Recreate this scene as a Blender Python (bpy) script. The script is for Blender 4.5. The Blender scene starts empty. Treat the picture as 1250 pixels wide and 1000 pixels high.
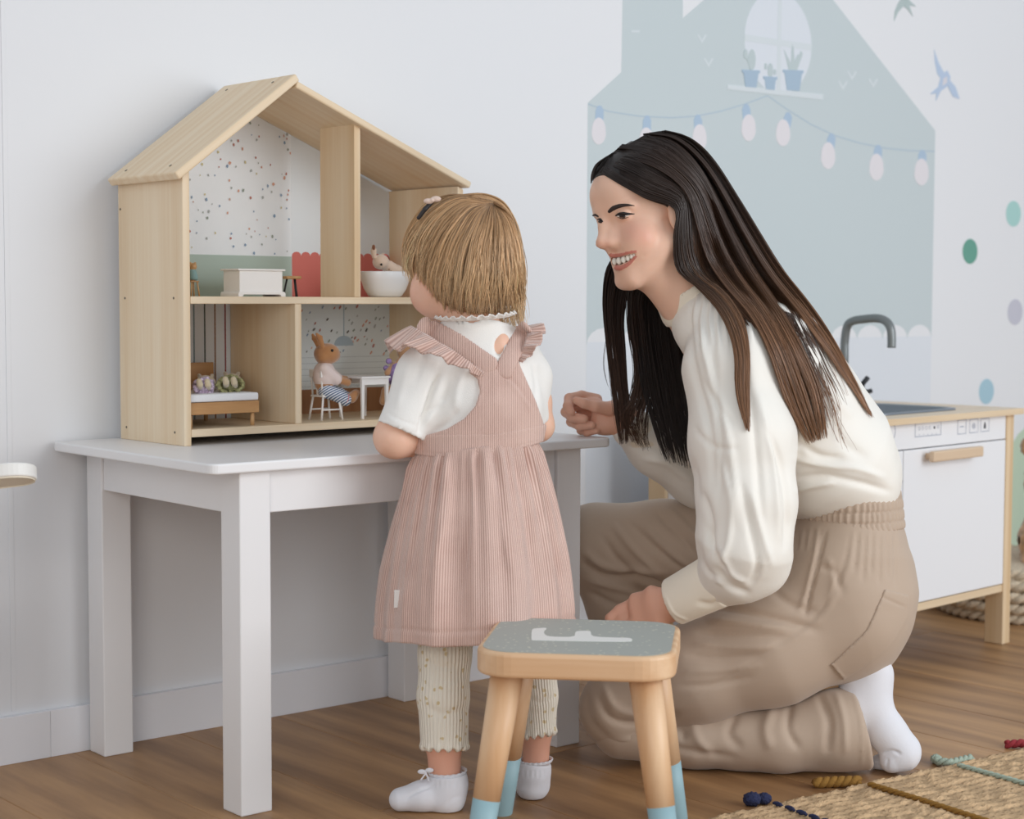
import bpy, bmesh, math, random
import numpy as np
from mathutils import Vector, Matrix
sc = bpy.context.scene
COL = sc.collection
# ------------------------------------------------------------------ camera
CAM_POS = np.array([-1.1871, -2.0331, 0.7223])
YAW, PITCH, ROLL, FPX = 0.7019, -0.0631, 0.003, 2102.6
_cy, _sy = math.cos(YAW), math.sin(YAW)
CF = np.array([_sy*math.cos(PITCH), _cy*math.cos(PITCH), math.sin(PITCH)])
_r = np.array([_cy, -_sy, 0.0]); _u = np.cross(_r, CF)
CR = math.cos(ROLL)*_r + math.sin(ROLL)*_u
CU = -math.sin(ROLL)*_r + math.cos(ROLL)*_u
cam_data = bpy.data.cameras.new('camera')
cam = bpy.data.objects.new('camera', cam_data); COL.objects.link(cam)
_m = Matrix.Identity(4)
for i in range(3):
    _m[i][0] = CR[i]; _m[i][1] = CU[i]; _m[i][2] = -CF[i]; _m[i][3] = CAM_POS[i]
cam.matrix_world = _m
cam_data.sensor_width = 36; cam_data.lens = FPX/1250*36
cam_data.clip_start = .05
cam_data.dof.use_dof = True; cam_data.dof.focus_distance = 2.62; cam_data.dof.aperture_fstop = 5.0
sc.camera = cam
# ------------------------------------------------------------------ light
sc.view_settings.view_transform = 'Standard'; sc.view_settings.look = 'None'
sc.view_settings.gamma = 1; sc.view_settings.use_curve_mapping = False
sc.view_settings.exposure = -0.17
world = bpy.data.worlds.new('daylit_room'); sc.world = world; world.use_nodes = True
_bg = world.node_tree.nodes['Background']; _bg.inputs[0].default_value = (.84, .92, 1.0, 1); _bg.inputs[1].default_value = .68
def area(name, loc, target, sx, sy, power, col):
    l = bpy.data.lights.new(name, 'AREA'); l.shape = 'RECTANGLE'; l.size = sx; l.size_y = sy; l.energy = power; l.color = col
    o = bpy.data.objects.new(name, l); COL.objects.link(o); o.location = loc
    o.rotation_euler = (Vector(target)-Vector(loc)).to_track_quat('-Z', 'Y').to_euler()
    return o
area('window_light', (-2.9, -3.0, 1.35), (.6, .2, .5), 1.6, 1.9, 40, (1.0, .95, .89))
area('window_light', (1.8, -3.7, 1.45), (.6, .3, .5), 2.4, 2.3, 98, (.95, .975, 1.0))
# ------------------------------------------------------------------ projection helpers (photo pixel -> world point)
def ray(px, py): return CF + (px-625)/FPX*CR - (py-500)/FPX*CU
def at_y(px, py, y):
    d = ray(px, py); return CAM_POS + d*(y-CAM_POS[1])/d[1]
def at_z(px, py, z):
    d = ray(px, py); return CAM_POS + d*(z-CAM_POS[2])/d[2]
def lin(c):
    c = np.array(c, float)/255
    return tuple(np.where(c <= .04045, c/12.92, ((c+.055)/1.055)**2.4)) + (1.0,)
# ------------------------------------------------------------------ object helpers
def tag(o, label=None, cat=None, group=None, kind=None):
    if label: o['label'] = label
    if cat: o['category'] = cat
    if group: o['group'] = group
    if kind: o['kind'] = kind
    return o
def thing(name, label, cat, loc=(0, 0, 0), rz=0, group=None):
    o = bpy.data.objects.new(name, None); COL.objects.link(o)
    o.location = loc; o.rotation_euler = (0, 0, rz); o.empty_display_size = .05
    return tag(o, label, cat, group)
def link(name, me, mat=None, parent=None, loc=(0, 0, 0), rot=(0, 0, 0)):
    o = bpy.data.objects.new(name, me); COL.objects.link(o)
    if mat is not None and not me.materials: me.materials.append(mat)
    o.parent = parent; o.location = loc; o.rotation_euler = rot
    return o
def smooth(me, on=True):
    me.polygons.foreach_set('use_smooth', [on]*len(me.polygons)); me.update()
def from_bm(name, bm, sm=False):
    me = bpy.data.meshes.new(name); bm.to_mesh(me); bm.free()
    if sm: smooth(me)
    return me
def bm_box(bm, c, s, bev=.0, seg=2, rot=None):
    r = bmesh.ops.create_cube(bm, size=1)
    vs = r['verts']
    bmesh.ops.scale(bm, vec=s, verts=vs)
    if bev > 0:
        es = list({e for v in vs for e in v.link_edges})
        rr = bmesh.ops.bevel(bm, geom=es, offset=bev, segments=seg, profile=.5, affect='EDGES')
        vs = list({v for f in rr['faces'] for v in f.verts} | {v for v in vs if v.is_valid})
    if rot is not None: bmesh.ops.rotate(bm, cent=(0, 0, 0), matrix=Matrix(rot) if not isinstance(rot, Matrix) else rot, verts=vs)
    bmesh.ops.translate(bm, vec=c, verts=vs)
    return vs
def box(name, lo, hi, mat, parent=None, bev=.0015, seg=2):
    lo = Vector(lo); hi = Vector(hi)
    bm = bmesh.new(); bm_box(bm, (0, 0, 0), hi-lo, bev, seg)
    return link(name, from_bm(name, bm), mat, parent, (lo+hi)/2)
def bm_tube(bm, pts, rad, n=10, cap=True, sx=1.0):
    """tube along pts, rad scalar or list"""
    pts = [Vector(p) for p in pts]
    rad = rad if hasattr(rad, '__len__') else [rad]*len(pts)
    rings = []; prev = None
    for i, p in enumerate(pts):
        t = (pts[min(i+1, len(pts)-1)]-pts[max(i-1, 0)]).normalized()
        if prev is None:
            a = Vector((0, 0, 1)) if abs(t.z) < .9 else Vector((1, 0, 0))
            x = t.cross(a).normalized()
        else:
            x = (prev - t*prev.dot(t)).normalized()
        prev = x; y = t.cross(x)
        rings.append([bm.verts.new(p + (x*math.cos(2*math.pi*k/n)*sx + y*math.sin(2*math.pi*k/n))*rad[i]) for k in range(n)])
    for a, b in zip(rings, rings[1:]):
        for k in range(n): bm.faces.new((a[k], a[(k+1) % n], b[(k+1) % n], b[k]))
    if cap:
        bm.faces.new(rings[0][::-1]); bm.faces.new(rings[-1])
def tube(name, pts, rad, mat, parent=None, n=12, loc=(0, 0, 0)):
    bm = bmesh.new(); bm_tube(bm, pts, rad, n)
    bmesh.ops.recalc_face_normals(bm, faces=bm.faces)
    return link(name, from_bm(name, bm, True), mat, parent, loc)
def bm_lathe(bm, prof, n=32, c=(0, 0, 0)):
    rings = []
    for r, z in prof:
        if r < 1e-6: rings.append([bm.verts.new((c[0], c[1], c[2]+z))]*n)
        else: rings.append([bm.verts.new((c[0]+r*math.cos(2*math.pi*k/n), c[1]+r*math.sin(2*math.pi*k/n), c[2]+z)) for k in range(n)])
    for a, b in zip(rings, rings[1:]):
        for k in range(n):
            q = [a[k], a[(k+1) % n], b[(k+1) % n], b[k]]
            u = []
            for v in q:
                if v not in u: u.append(v)
            if len(u) > 2: bm.faces.new(u)
def lathe(name, prof, mat, parent=None, loc=(0, 0, 0), n=32):
    bm = bmesh.new(); bm_lathe(bm, prof, n); bmesh.ops.recalc_face_normals(bm, faces=bm.faces)
    return link(name, from_bm(name, bm, True), mat, parent, loc)
def bm_prism(bm, pts, a, b, axis='y', bev=0):
    """polygon pts (2d) extruded from a to b along axis"""
    def mk(p, t):
        return {'y': (p[0], t, p[1]), 'z': (p[0], p[1], t), 'x': (t, p[0], p[1])}[axis]
    A = [bm.verts.new(mk(p, a)) for p in pts]; B = [bm.verts.new(mk(p, b)) for p in pts]
    fs = [bm.faces.new(A), bm.faces.new(B[::-1])]
    n = len(pts)
    for i in range(n): fs.append(bm.faces.new((A[i], B[i], B[(i+1) % n], A[(i+1) % n])))
    if bev > 0:
        es = [e for e in bm.edges if e.verts[0] in A+B or e.verts[1] in A+B]
        bmesh.ops.bevel(bm, geom=es, offset=bev, segments=2, profile=.5, affect='EDGES')
def prism(name, pts, a, b, mat, parent=None, axis='y', bev=0, loc=(0, 0, 0), sm=False):
    bm = bmesh.new(); bm_prism(bm, pts, a, b, axis, bev)
    bmesh.ops.recalc_face_normals(bm, faces=bm.faces)
    return link(name, from_bm(name, bm, sm), mat, parent, loc)
# ------------------------------------------------------------------ materials
def new_mat(name):
    m = bpy.data.materials.new(name); m.use_nodes = True
    nt = m.node_tree; return m, nt, nt.nodes['Principled BSDF']
def N(nt, t, **kw):
    n = nt.nodes.new(t)
    for k, v in kw.items():
        if k in ('loc',): continue
        try: setattr(n, k, v)
        except Exception: n.inputs[k].default_value = v
    return n
def plain(name, rgb, rough=.5, metal=0, spec=.5, bump=0, bscale=200, sheen=0, sss=0, var=0.0, vscale=30):
    m, nt, b = new_mat(name)
    b.inputs['Base Color'].default_value = lin(rgb); b.inputs['Roughness'].default_value = rough
    b.inputs['Metallic'].default_value = metal; b.inputs['Specular IOR Level'].default_value = spec
    if sheen: b.inputs['Sheen Weight'].default_value = sheen; b.inputs['Sheen Roughness'].default_value = .5
    if sss:
        b.inputs['Subsurface Weight'].default_value = sss; b.inputs['Subsurface Radius'].default_value = (.012, .005, .003); b.inputs['Subsurface Scale'].default_value = .6
    tc = N(nt, 'ShaderNodeTexCoord')
    if var:
        no = N(nt, 'ShaderNodeTexNoise'); no.inputs['Scale'].default_value = vscale; no.inputs['Detail'].default_value = 4
        nt.links.new(tc.outputs['Object'], no.inputs['Vector'])
        r = N(nt, 'ShaderNodeValToRGB')
        c = np.array(rgb, float)
        r.color_ramp.elements[0].color = lin(c*(1-var)); r.color_ramp.elements[1].color = lin(np.minimum(c*(1+var), 255))
        r.color_ramp.elements[0].position = .3; r.color_ramp.elements[1].position = .7
        nt.links.new(no.outputs[0], r.inputs[0]); nt.links.new(r.outputs[0], b.inputs['Base Color'])
    if bump:
        no = N(nt, 'ShaderNodeTexNoise'); no.inputs['Scale'].default_value = bscale; no.inputs['Detail'].default_value = 3
        nt.links.new(tc.outputs['Object'], no.inputs['Vector'])
        bp = N(nt, 'ShaderNodeBump'); bp.inputs['Strength'].default_value = bump; bp.inputs['Distance'].default_value = .002
        nt.links.new(no.outputs[0], bp.inputs['Height']); nt.links.new(bp.outputs[0], b.inputs['Normal'])
    return m
def wood(name, c1, c2, axis=2, scale=22, stretch=.06, rough=.5, fine=1.0, rings=.35, rand=0.0):
    """grain running along axis; two tones, streaky noise + soft cathedral bands"""
    m, nt, b = new_mat(name)
    tc = N(nt, 'ShaderNodeTexCoord'); mp = N(nt, 'ShaderNodeMapping')
    s = [1, 1, 1]; s[axis] = stretch; mp.inputs['Scale'].default_value = s
    nt.links.new(tc.outputs['Object'], mp.inputs['Vector'])
    src = mp.outputs[0]
    oi = N(nt, 'ShaderNodeObjectInfo')
    if rand:
        ad = N(nt, 'ShaderNodeVectorMath', operation='ADD')
        ml = N(nt, 'ShaderNodeMath', operation='MULTIPLY'); ml.inputs[1].default_value = 37.0
        nt.links.new(oi.outputs['Random'], ml.inputs[0]); nt.links.new(src, ad.inputs[0]); nt.links.new(ml.outputs[0], ad.inputs[1]); src = ad.outputs[0]
    n1 = N(nt, 'ShaderNodeTexNoise'); n1.inputs['Scale'].default_value = scale; n1.inputs['Detail'].default_value = 6; n1.inputs['Roughness'].default_value = .6; n1.inputs['Distortion'].default_value = .35
    n2 = N(nt, 'ShaderNodeTexNoise'); n2.inputs['Scale'].default_value = scale*7; n2.inputs['Detail'].default_value = 3
    w = N(nt, 'ShaderNodeTexWave'); w.bands_direction = 'X' if axis != 0 else 'Y'; w.inputs['Scale'].default_value = scale*.5; w.inputs['Distortion'].default_value = 7; w.inputs['Detail'].default_value = 2; w.inputs['Detail Scale'].default_value = .7
    for q in (n1, n2, w): nt.links.new(src, q.inputs['Vector'])
    mx = N(nt, 'ShaderNodeMath', operation='MULTIPLY_ADD'); mx.inputs[1].default_value = rings; nt.links.new(w.outputs['Fac'], mx.inputs[0])
    sc1 = N(nt, 'ShaderNodeMath', operation='MULTIPLY'); sc1.inputs[1].default_value = 1-rings*.6; nt.links.new(n1.outputs[0], sc1.inputs[0]); nt.links.new(sc1.outputs[0], mx.inputs[2])
    m2 = N(nt, 'ShaderNodeMath', operation='MULTIPLY_ADD'); m2.inputs[1].default_value = .35*fine; nt.links.new(n2.outputs[0], m2.inputs[0]); nt.links.new(mx.outputs[0], m2.inputs[2])
    val = m2.outputs[0]
    if rand:
        m3 = N(nt, 'ShaderNodeMath', operation='MULTIPLY_ADD'); m3.inputs[1].default_value = rand; nt.links.new(oi.outputs['Random'], m3.inputs[0]); nt.links.new(val, m3.inputs[2]); val = m3.outputs[0]
    cr = N(nt, 'ShaderNodeValToRGB'); cr.color_ramp.elements[0].position = .35; cr.color_ramp.elements[1].position = 1.05+rand*.6 if 1.05+rand*.6 < 1 else 1.0
    cr.color_ramp.elements[0].color = lin(c1); cr.color_ramp.elements[1].color = lin(c2)
    nt.links.new(val, cr.inputs[0]); nt.links.new(cr.outputs[0], b.inputs['Base Color'])
    b.inputs['Roughness'].default_value = rough
    bp = N(nt, 'ShaderNodeBump'); bp.inputs['Strength'].default_value = .12; bp.inputs['Distance'].default_value = .001
    nt.links.new(n2.outputs[0], bp.inputs['Height']); nt.links.new(bp.outputs[0], b.inputs['Normal'])
    return m
M_WALL = plain('wall_paint', (228, 229, 232), .85, bump=.03, bscale=300)
M_TRIM = plain('trim_paint', (234, 235, 240), .5)
M_TABLE = plain('table_lacquer', (232, 231, 232), .38)
PINE1, PINE2 = (238, 222, 196), (220, 190, 150)
M_PINE_Z = wood('pine_vertical', PINE1, PINE2, 2, 26, .03)
M_PINE_X = wood('pine_lengthwise', PINE1, PINE2, 0, 26, .04, rings=.15)
M_PINE_Y = wood('pine_crosswise', PINE1, PINE2, 1, 26, .04)
M_BIRCH_X = wood('birch_lengthwise', (236, 218, 190), (214, 186, 148), 0, 20, .05, rough=.33)
M_BIRCH_Z = wood('birch_vertical', (234, 212, 180), (210, 180, 140), 2, 20, .05)
M_FLOOR = wood('oak_laminate', (206, 160, 110), (128, 92, 60), 1, 8, .10, rough=.45, rings=.16, rand=.12)
M_WHITE = plain('white_lacquer', (236, 237, 240), .35)
M_DARK = plain('dark_gap', (40, 38, 36), .6)
# ================================================================== the setting
WY = .496
floor = box('floor', (-3.2, -3.2, -.06), (6.0, WY+.1, -.008), plain('subfloor', (120, 90, 60), .7), None, 0); tag(floor, kind='structure')
_pl = {}
def plank_mesh(w, l):
    k = (round(w, 3), round(l, 3))
    if k not in _pl:
        bm = bmesh.new(); bm_box(bm, (0, 0, 0), (w, l, .008), .0012, 1); _pl[k] = from_bm('plank', bm); _pl[k].materials.append(M_FLOOR)
    return _pl[k]
random.seed(4)
pw, plen = .192, 1.285
for i in range(30):
    x0 = -1.7 + i*pw; off = (i*.47) % 1 * plen
    y = -1.75 - off
    while y < WY:
        y1 = min(y+plen, WY)
        if y1 > -1.75 and y1-y > .02 and (x0 < 1.2 or y1 > -1.0):
            o = link('plank', plank_mesh(pw-.0006, y1-y-.0006), None, floor, (x0+pw/2, (y+y1)/2, -.004)); o.location = Vector(o.location)-floor.location
        y += plen
wall = box('wall_back', (-3.2, WY, -.06), (6.0, WY+.1, 2.7), M_WALL, None, 0); tag(wall, kind='structure')
xs = at_y(8, 300, WY)[0]
sm = box('seam_strip', (xs-.004, WY-.0012, .08), (xs+.004, WY, 2.6), M_WALL, None, .0006); sm.name = 'trim_1'; tag(sm, kind='structure')
xb = at_y(62, 905, .484)[0]
for a, b in ((-3.2, xb), (xb+.0004, 2.4), (2.4006, 6.0)):
    o = box('baseboard_back', (a, WY-.012, 0), (b, WY, .0746), M_TRIM, None, .0009); tag(o, kind='structure')
# ------------------------------------------------------------------ wall mural (flat vinyl print on the wall)
def rgbm(name, c, r=.8): return plain(name, c, r)
M_SAGE = rgbm('mural_sage', (197, 207, 210)); M_MWHITE = rgbm('mural_white', (222, 226, 232)); M_POT = rgbm('mural_pot_blue', (168, 188, 206))
M_CACT = rgbm('mural_cactus', (190, 202, 204)); M_LEDGE = rgbm('mural_ledge', (212, 219, 223)); M_BULB = rgbm('mural_bulb', (224, 220, 224))
M_SOCK = rgbm('mural_socket', (172, 192, 212)); M_CORD = rgbm('mural_cord', (178, 194, 206)); M_PANE = rgbm('mural_pane', (218, 223, 230))
mural = thing('wall_mural', 'large pale sage house decal with chimney, round window and bulb garland on the wall', 'wall decal', (1.7, WY, .8))
def decal(name, pix, mat, layer, parent=mural, label=None, world=None):
    y1 = WY-.0003-.0003*layer
    pts = world if world is not None else [(at_y(px, py, y1)[0], at_y(px, py, y1)[2]) for px, py in pix]
    pl = parent.location if parent else Vector((0, 0, 0))
    pts = [(a-pl[0], b-pl[2]) for a, b in pts]
    o = prism(name, pts, y1-pl[1], WY-.00005-pl[1], mat, parent)
    if label: o['label'] = label
    return o
def circ(cx, cz, r, n=36, ry=None, a0=0, a1=360):
    ry = ry or r
    return [(cx+r*math.cos(math.radians(a0+(a1-a0)*k/n)), cz+ry*math.sin(math.radians(a0+(a1-a0)*k/n))) for k in range(n if a1-a0 >= 360 else n+1)]
def W(px, py): p = at_y(px, py, WY); return p[0], p[2]
# house silhouette with scalloped lower edge
xl, xr_ = W(716.5, 300)[0], W(1139, 300)[0]
eL, eR = W(718.5, 125.5)[1], W(1141.5, 159.5)[1]
zs = W(1103, 416)[1]
sil = [(xl, eL), W(758.5, 88), W(761, -60), W(833.5, -60), W(833.5, 22), W(859, 0), (W(953, -81)), W(1017, 0), (xr_, eR)]
nsc = 12; sw = (xr_-xl)/nsc
low = []
for k in range(nsc-1, -1, -1):
    for j in range(9, -1, -1):
        a = math.pi*j/9
        low.append((xl+sw*(k+.5)-sw/2*math.cos(math.pi-a)*-1*-1, zs+sw*.34*math.sin(a)))
low = []
for k in range(nsc-1, -1, -1):
    for j in range(0, 9):
        a = math.pi*j/8
        low.append((xl+sw*(k+.5)+sw*.5*math.cos(a), zs+.004+sw*.36*math.sin(a)))
decal('house_shape', None, M_SAGE, 0, world=sil+low)
decal('lower_panel', None, rgbm('mural_lower', (220, 224, 230)), -.4, world=[(xl, zs+.01), (xl, .1), (xr_, .1), (xr_, zs+.01)])
c0 = W(908.5, 50); c1 = W(990.5, 55); wc = ((c0[0]+c1[0])/2, W(950, 52)[1]); wr = (c1[0]-c0[0])/2
decal('window_pane', None, M_PANE, 1, world=circ(wc[0], wc[1], wr, 48))
bx = W(951, 50)[0]
decal('window_bar', None, M_LEDGE, 2, world=[(bx-.006, wc[1]-wr*.98), (bx+.006, wc[1]-wr*.98), (bx+.006, wc[1]+wr*.98), (bx-.006, wc[1]+wr*.98)])
decal('window_bar', None, M_LEDGE, 2.3, world=[(wc[0]-wr, wc[1]-.007), (wc[0]+wr, wc[1]-.007), (wc[0]+wr, wc[1]+.007), (wc[0]-wr, wc[1]+.007)])
decal('window_ledge', [(888, 103), (1005, 115), (1005, 122), (888, 109)], M_LEDGE, 3)
for (x0, x1, yt, yb) in ((906, 928, 85, 107), (932, 949, 93, 110), (956, 981, 85, 111)):
    w = x1-x0
    decal('plant_pot', [(x0, yt), (x1, yt+1), (x1, yt+4), (x1-2, yt+5), (x1-w*.2, yb), (x0+w*.2, yb-1), (x0+2, yt+4), (x0, yt+3)], M_POT, 4.6)
_bl = [0]
def blob(cx, cy, rx, ry, layer, mat=M_CACT, name='cactus'):
    _bl[0] += 1; layer += .1*_bl[0]; decal(name, [(cx+rx*math.cos(t*math.pi/8), cy-ry*math.sin(t*math.pi/8)) for t in range(16)], mat, layer)
blob(918, 73, 4.5, 13, 3.2); blob(910.5, 66, 2.6, 6, 3.2); decal('cactus', [(909, 69), (912, 68), (917, 75), (916, 79)], M_CACT, 3.1)
blob(940.5, 86, 3.2, 9, 3.2); blob(935, 81, 1.8, 4, 3.2); blob(946, 88, 1.8, 3.6, 3.2)
for k_, (a, b) in enumerate((((957, 60), 966), ((967, 54), 968), ((978, 62), 970), ((962, 70), 967), ((974, 66), 969))):
    decal('aloe_leaf', [a, (b-3, 86), (b+3, 86), (a[0]+2, a[1]+4)], M_CACT, 3.2+.15*k_)
for x, y in ((857, 47), (865, 76), (1040, 92), (1029, 104), (1066, 101)):
    decal('brick_mark', [(x-6, y-5), (x-4, y-5), (x, y+2), (x+4, y-5), (x+6, y-4), (x, y+6)], M_LEDGE, 1)
decal('brick_mark', [(771, 37), (781, 37), (781, 39.5), (771, 39.5)], M_LEDGE, 1)
cord = [(718, 126), (742, 135), (780, 141), (820, 143), (850, 141), (880, 135), (910, 126), (937, 116), (960, 132), (990, 151), (1020, 165), (1050, 174), (1080, 180), (1110, 183), (1141, 184)]
decal('garland_cord', cord+[(x, y+1.6) for x, y in cord[::-1]], M_CORD, 1)
for sx, sy, bx_, by in ((732, 129, 731, 160), (790, 141, 789, 172), (852, 140, 854, 168), (911, 127, 914, 156), (962, 137, 956, 162), (1015, 163, 1011, 190), (1072, 177, 1070, 204), (1126, 183, 1125, 210)):
    decal('bulb_socket', [(sx-2, sy), (sx+2, sy), (sx+5, sy+6), (bx_+(sx-bx_)*.6+5, sy+20), (bx_+(sx-bx_)*.6-5, sy+20), (sx-5, sy+6)], M_SOCK, 1.6)
    decal('light_bulb', [(bx_+9.2*math.cos(t*math.pi/10)*(1 if math.sin(t*math.pi/10) < 0 else .93), by-16.5*math.sin(t*math.pi/10)) for t in range(20)], M_BULB, 2.4)
def wdecal(name, pix, mat, label, cat, group=None, world=None):
    c = W(*pix[0]) if world is None else world[0]
    root = thing(name, label, cat, (c[0], WY, c[1]), 0, group)
    return root
for (px, py, r, c, lab) in ((1237, 261, 9, (168, 208, 204), 'mint green round dot sticker, highest on the wall right of the mural'), (1184, 307, 9, (104, 160, 144), 'dark green round dot sticker on the white wall'),
                       (1239, 381, 9, (196, 196, 208), 'lavender grey round dot sticker on the white wall near the right edge'), (1204, 478, 9, (166, 198, 212), 'pale blue round dot sticker just above the play kitchen worktop')):
    x, z = W(px, py); o = prism('dot_sticker', circ(0, 0, W(px+r, py)[0]-x, 32), -.0008, -.0001, rgbm('dot_'+str(px), c), None, loc=(x, WY, z)); tag(o, lab, 'sticker', 'dot stickers on the wall')
def bird(px, py, parts, label, cols):
    x, z = W(px, py); root = thing('swallow_sticker', label, 'sticker', (x, WY, z), 0, 'swallow stickers on the wall')
    for k, (nm, pts) in enumerate(parts):
        w2 = [W(*p) for p in pts]
        prism(nm, [(a-x, b-z) for a, b in w2], -.0008-.0002*k, -.0001, cols[nm], root)
Mb1 = rgbm('swallow_grey', (178, 192, 192)); Mb2 = rgbm('swallow_blue', (184, 200, 222)); Mb3 = rgbm('swallow_belly', (214, 212, 218))
bird(1104, 8, [('body', [(1099, -6), (1108, -6), (1110, 4), (1104, 9), (1099, 5)]), ('wing', [(1100, -2), (1104, 6), (1096, 15), (1091, 26), (1092, 14), (1096, 4)]), ('wing', [(1107, -2), (1118, 8), (1106, 6)]), ('tail', [(1105, 3), (1110, 8), (1114, 20), (1108, 12), (1104, 8)])],
     'grey green swallow sticker near the top edge, diving', {'body': Mb1, 'wing': Mb1, 'tail': Mb1})
bird(1152, 100, [('wing', [(1149, 97), (1155, 93), (1150, 85), (1145, 75), (1140, 60), (1141, 76), (1144, 90)]), ('body', [(1149, 92), (1156, 86), (1160, 94), (1158, 104), (1150, 110), (1144, 111), (1146, 102)]), ('belly', [(1151, 96), (1156, 93), (1156, 101), (1150, 105)]),
      ('wing', [(1155, 102), (1158, 97), (1166, 106), (1171, 121), (1163, 118)]), ('tail', [(1144, 107), (1149, 109), (1142, 123), (1143, 114), (1135, 115)])],
     'blue swallow sticker with spread wings above the dots', {'body': Mb2, 'wing': Mb2, 'tail': Mb2, 'belly': Mb3})
x, z = W(1226, 548)
hill = prism('hill_decal', [(0, -.3), (.02, .0), (.06, .035), (.14, .075), (.25, .12), (.5, .17), (.8, .15), (1.0, 0), (1.02, -.3)], -.0008, -.0001, rgbm('hill_green', (190, 208, 186)), None, loc=(x, WY, z)); tag(hill, 'pale green hill shaped decal low on the wall behind the teddy bear', 'wall decal')
# ================================================================== table
TW, TD = .7475, .490
table = thing('play_table', 'white child size table with square legs carrying the wooden dollhouse', 'table', (0, 0, 0))
bm = bmesh.new()
def rrect(x0, y0, x1, y1, r, n=6):
    p = []
    for cx, cy, a in ((x1-r, y1-r, 0), (x0+r, y1-r, 90), (x0+r, y0+r, 180), (x1-r, y0+r, 270)):
        p += [(cx+r*math.cos(math.radians(a+90*k/n)), cy+r*math.sin(math.radians(a+90*k/n))) for k in range(n+1)]
    return p
def slab(name, poly, z0, z1, mat, parent, bev=.002, seg=2):
    bm = bmesh.new(); fs = bm.faces.new([bm.verts.new((x, y, z0)) for x, y in poly])
    r = bmesh.ops.extrude_face_region(bm, geom=[fs]); vs = [v for v in r['geom'] if isinstance(v, bmesh.types.BMVert)]
    bmesh.ops.translate(bm, vec=(0, 0, z1-z0), verts=vs)
    es = [e for e in bm.edges if abs(e.verts[0].co.z-e.verts[1].co.z) < 1e-6]
    if bev: bmesh.ops.bevel(bm, geom=es, offset=bev, segments=seg, profile=.5, affect='EDGES')
    bmesh.ops.recalc_face_normals(bm, faces=bm.faces)
    return link(name, from_bm(name, bm), mat, parent)
slab('table_top', rrect(0, 0, TW, TD, .014), .485, .5, M_TABLE, table, .0028, 3)
lw = .0505; ix, iy, ib = .054, .0175, .0065
for x in (ix, TW-ix-lw):
    for y in (iy, TD-ib-lw-.004):
        box('leg', (x, y, 0), (x+lw, y+lw, .485), M_TABLE, table, .002)
box('apron', (ix+lw, iy+.007, .424), (TW-ix-lw, iy+.025, .485), M_TABLE, table)
box('apron', (ix+lw, TD-.045, .424), (TW-ix-lw, TD-.027, .485), M_TABLE, table)
for x in (ix+.004, TW-ix-.022): box('apron', (x, iy+lw, .424), (x+.018, TD-.061, .485), M_TABLE, table)
# ================================================================== dollhouse
HO = np.array([.115, .276, .5]); HR_ = .024
house = thing('dollhouse', 'open pine dollhouse with pitched roof standing on the white table', 'dollhouse', tuple(HO), HR_)
_hc, _hs = math.cos(HR_), math.sin(HR_)
def hloc(px, py, yl):
    """photo pixel -> dollhouse local (x, z) on the local plane y = yl"""
    d = ray(px, py); o = CAM_POS-HO
    ly = lambda v: -_hs*v[0]+_hc*v[1]; lx = lambda v: _hc*v[0]+_hs*v[1]
    t = (yl-ly(o))/ly(d); p = o+d*t
    return lx(p), p[2]
HW, HD, HT = .551, .196, .0125
S0, S1 = .013, .025          # base board
T0, T1 = .216, .2275         # shelf
def roof_l(x): return .412+(x+.019)*(.576-.412)/(.216)
def roof_r(x): return .576-(x-.197)*(.576-.426)/(.358)
pl_ = prism('side_panel', [(0, 0), (HT, 0), (HT, roof_l(HT)-.018), (0, roof_l(0)-.018)], 0, HD, M_PINE_Z, house, bev=.0012)
pr_ = prism('side_panel', [(HW-HT, 0), (HW, 0), (HW, roof_r(HW)-.0155), (HW-HT, roof_r(HW-HT)-.0155)], 0, HD, M_PINE_Z, house, bev=.0012)
box('base_board', (HT+.0004, 0.0, S0), (HW-HT-.0004, HD-.004, S1), M_PINE_X, house)
box('shelf', (HT+.0004, 0, T0), (HW-HT-.0004, HD-.004, T1), M_PINE_X, house)
X1, X2 = .203, .320
box('divider', (X1, 0, S1), (X1+HT, HD-.005, T0), M_PINE_Z, house)
prism('divider', [(X2, T1), (X2+HT, T1), (X2+HT, roof_r(X2+HT)-.0158), (X2, roof_r(X2)-.0158)], 0, .096, M_PINE_Z, house, bev=.001)
# roof boards (bevelled), the left one laps over the ridge
def board(name, ax, az, bx_, bz, th):
    L = math.hypot(bx_-ax, bz-az); ang = math.atan2(bz-az, bx_-ax)
    bm = bmesh.new(); bm_box(bm, (0, 0, 0), (L, HD+.012, th), .003, 3)
    me = from_bm(name, bm)
    cx = (ax+bx_)/2 + math.sin(ang)*th/2; cz = (az+bz)/2 - math.cos(ang)*th/2
    return link(name, me, M_PINE_X, house, (cx, (HD-.012)/2+.0, cz), (0, -ang, 0))
rb1 = board('roof_board', -.0195, .4115, .1985, .577, .0135)
rb2 = board('roof_board', .1985+.004, .5655, .5605, .4245, .0115)
M_SCREW = plain('screw_steel', (120, 112, 100), .5, .6)
for px, py in ((147, 255.5), (152.6, 364), (212, 364), (154.5, 521.5), (213.5, 528)):
    yl = None
    # on the outer side of the left panel (local x = 0)
    d = ray(px, py); o = CAM_POS-HO; lx = lambda v: _hc*v[0]+_hs*v[1]
    t = -lx(o)/lx(d); p = o+d*t; ly = -_hs*p[0]+_hc*p[1]
    bm = bmesh.new(); bmesh.ops.create_cone(bm, cap_ends=True, segments=12, radius1=.0019, radius2=.0019, depth=.0008)
    link('screw', from_bm('screw', bm), M_SCREW, house, (-.0001, ly, p[2]), (0, math.pi/2, 0))
ang = math.atan2(.577-.4115, .218)
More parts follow.
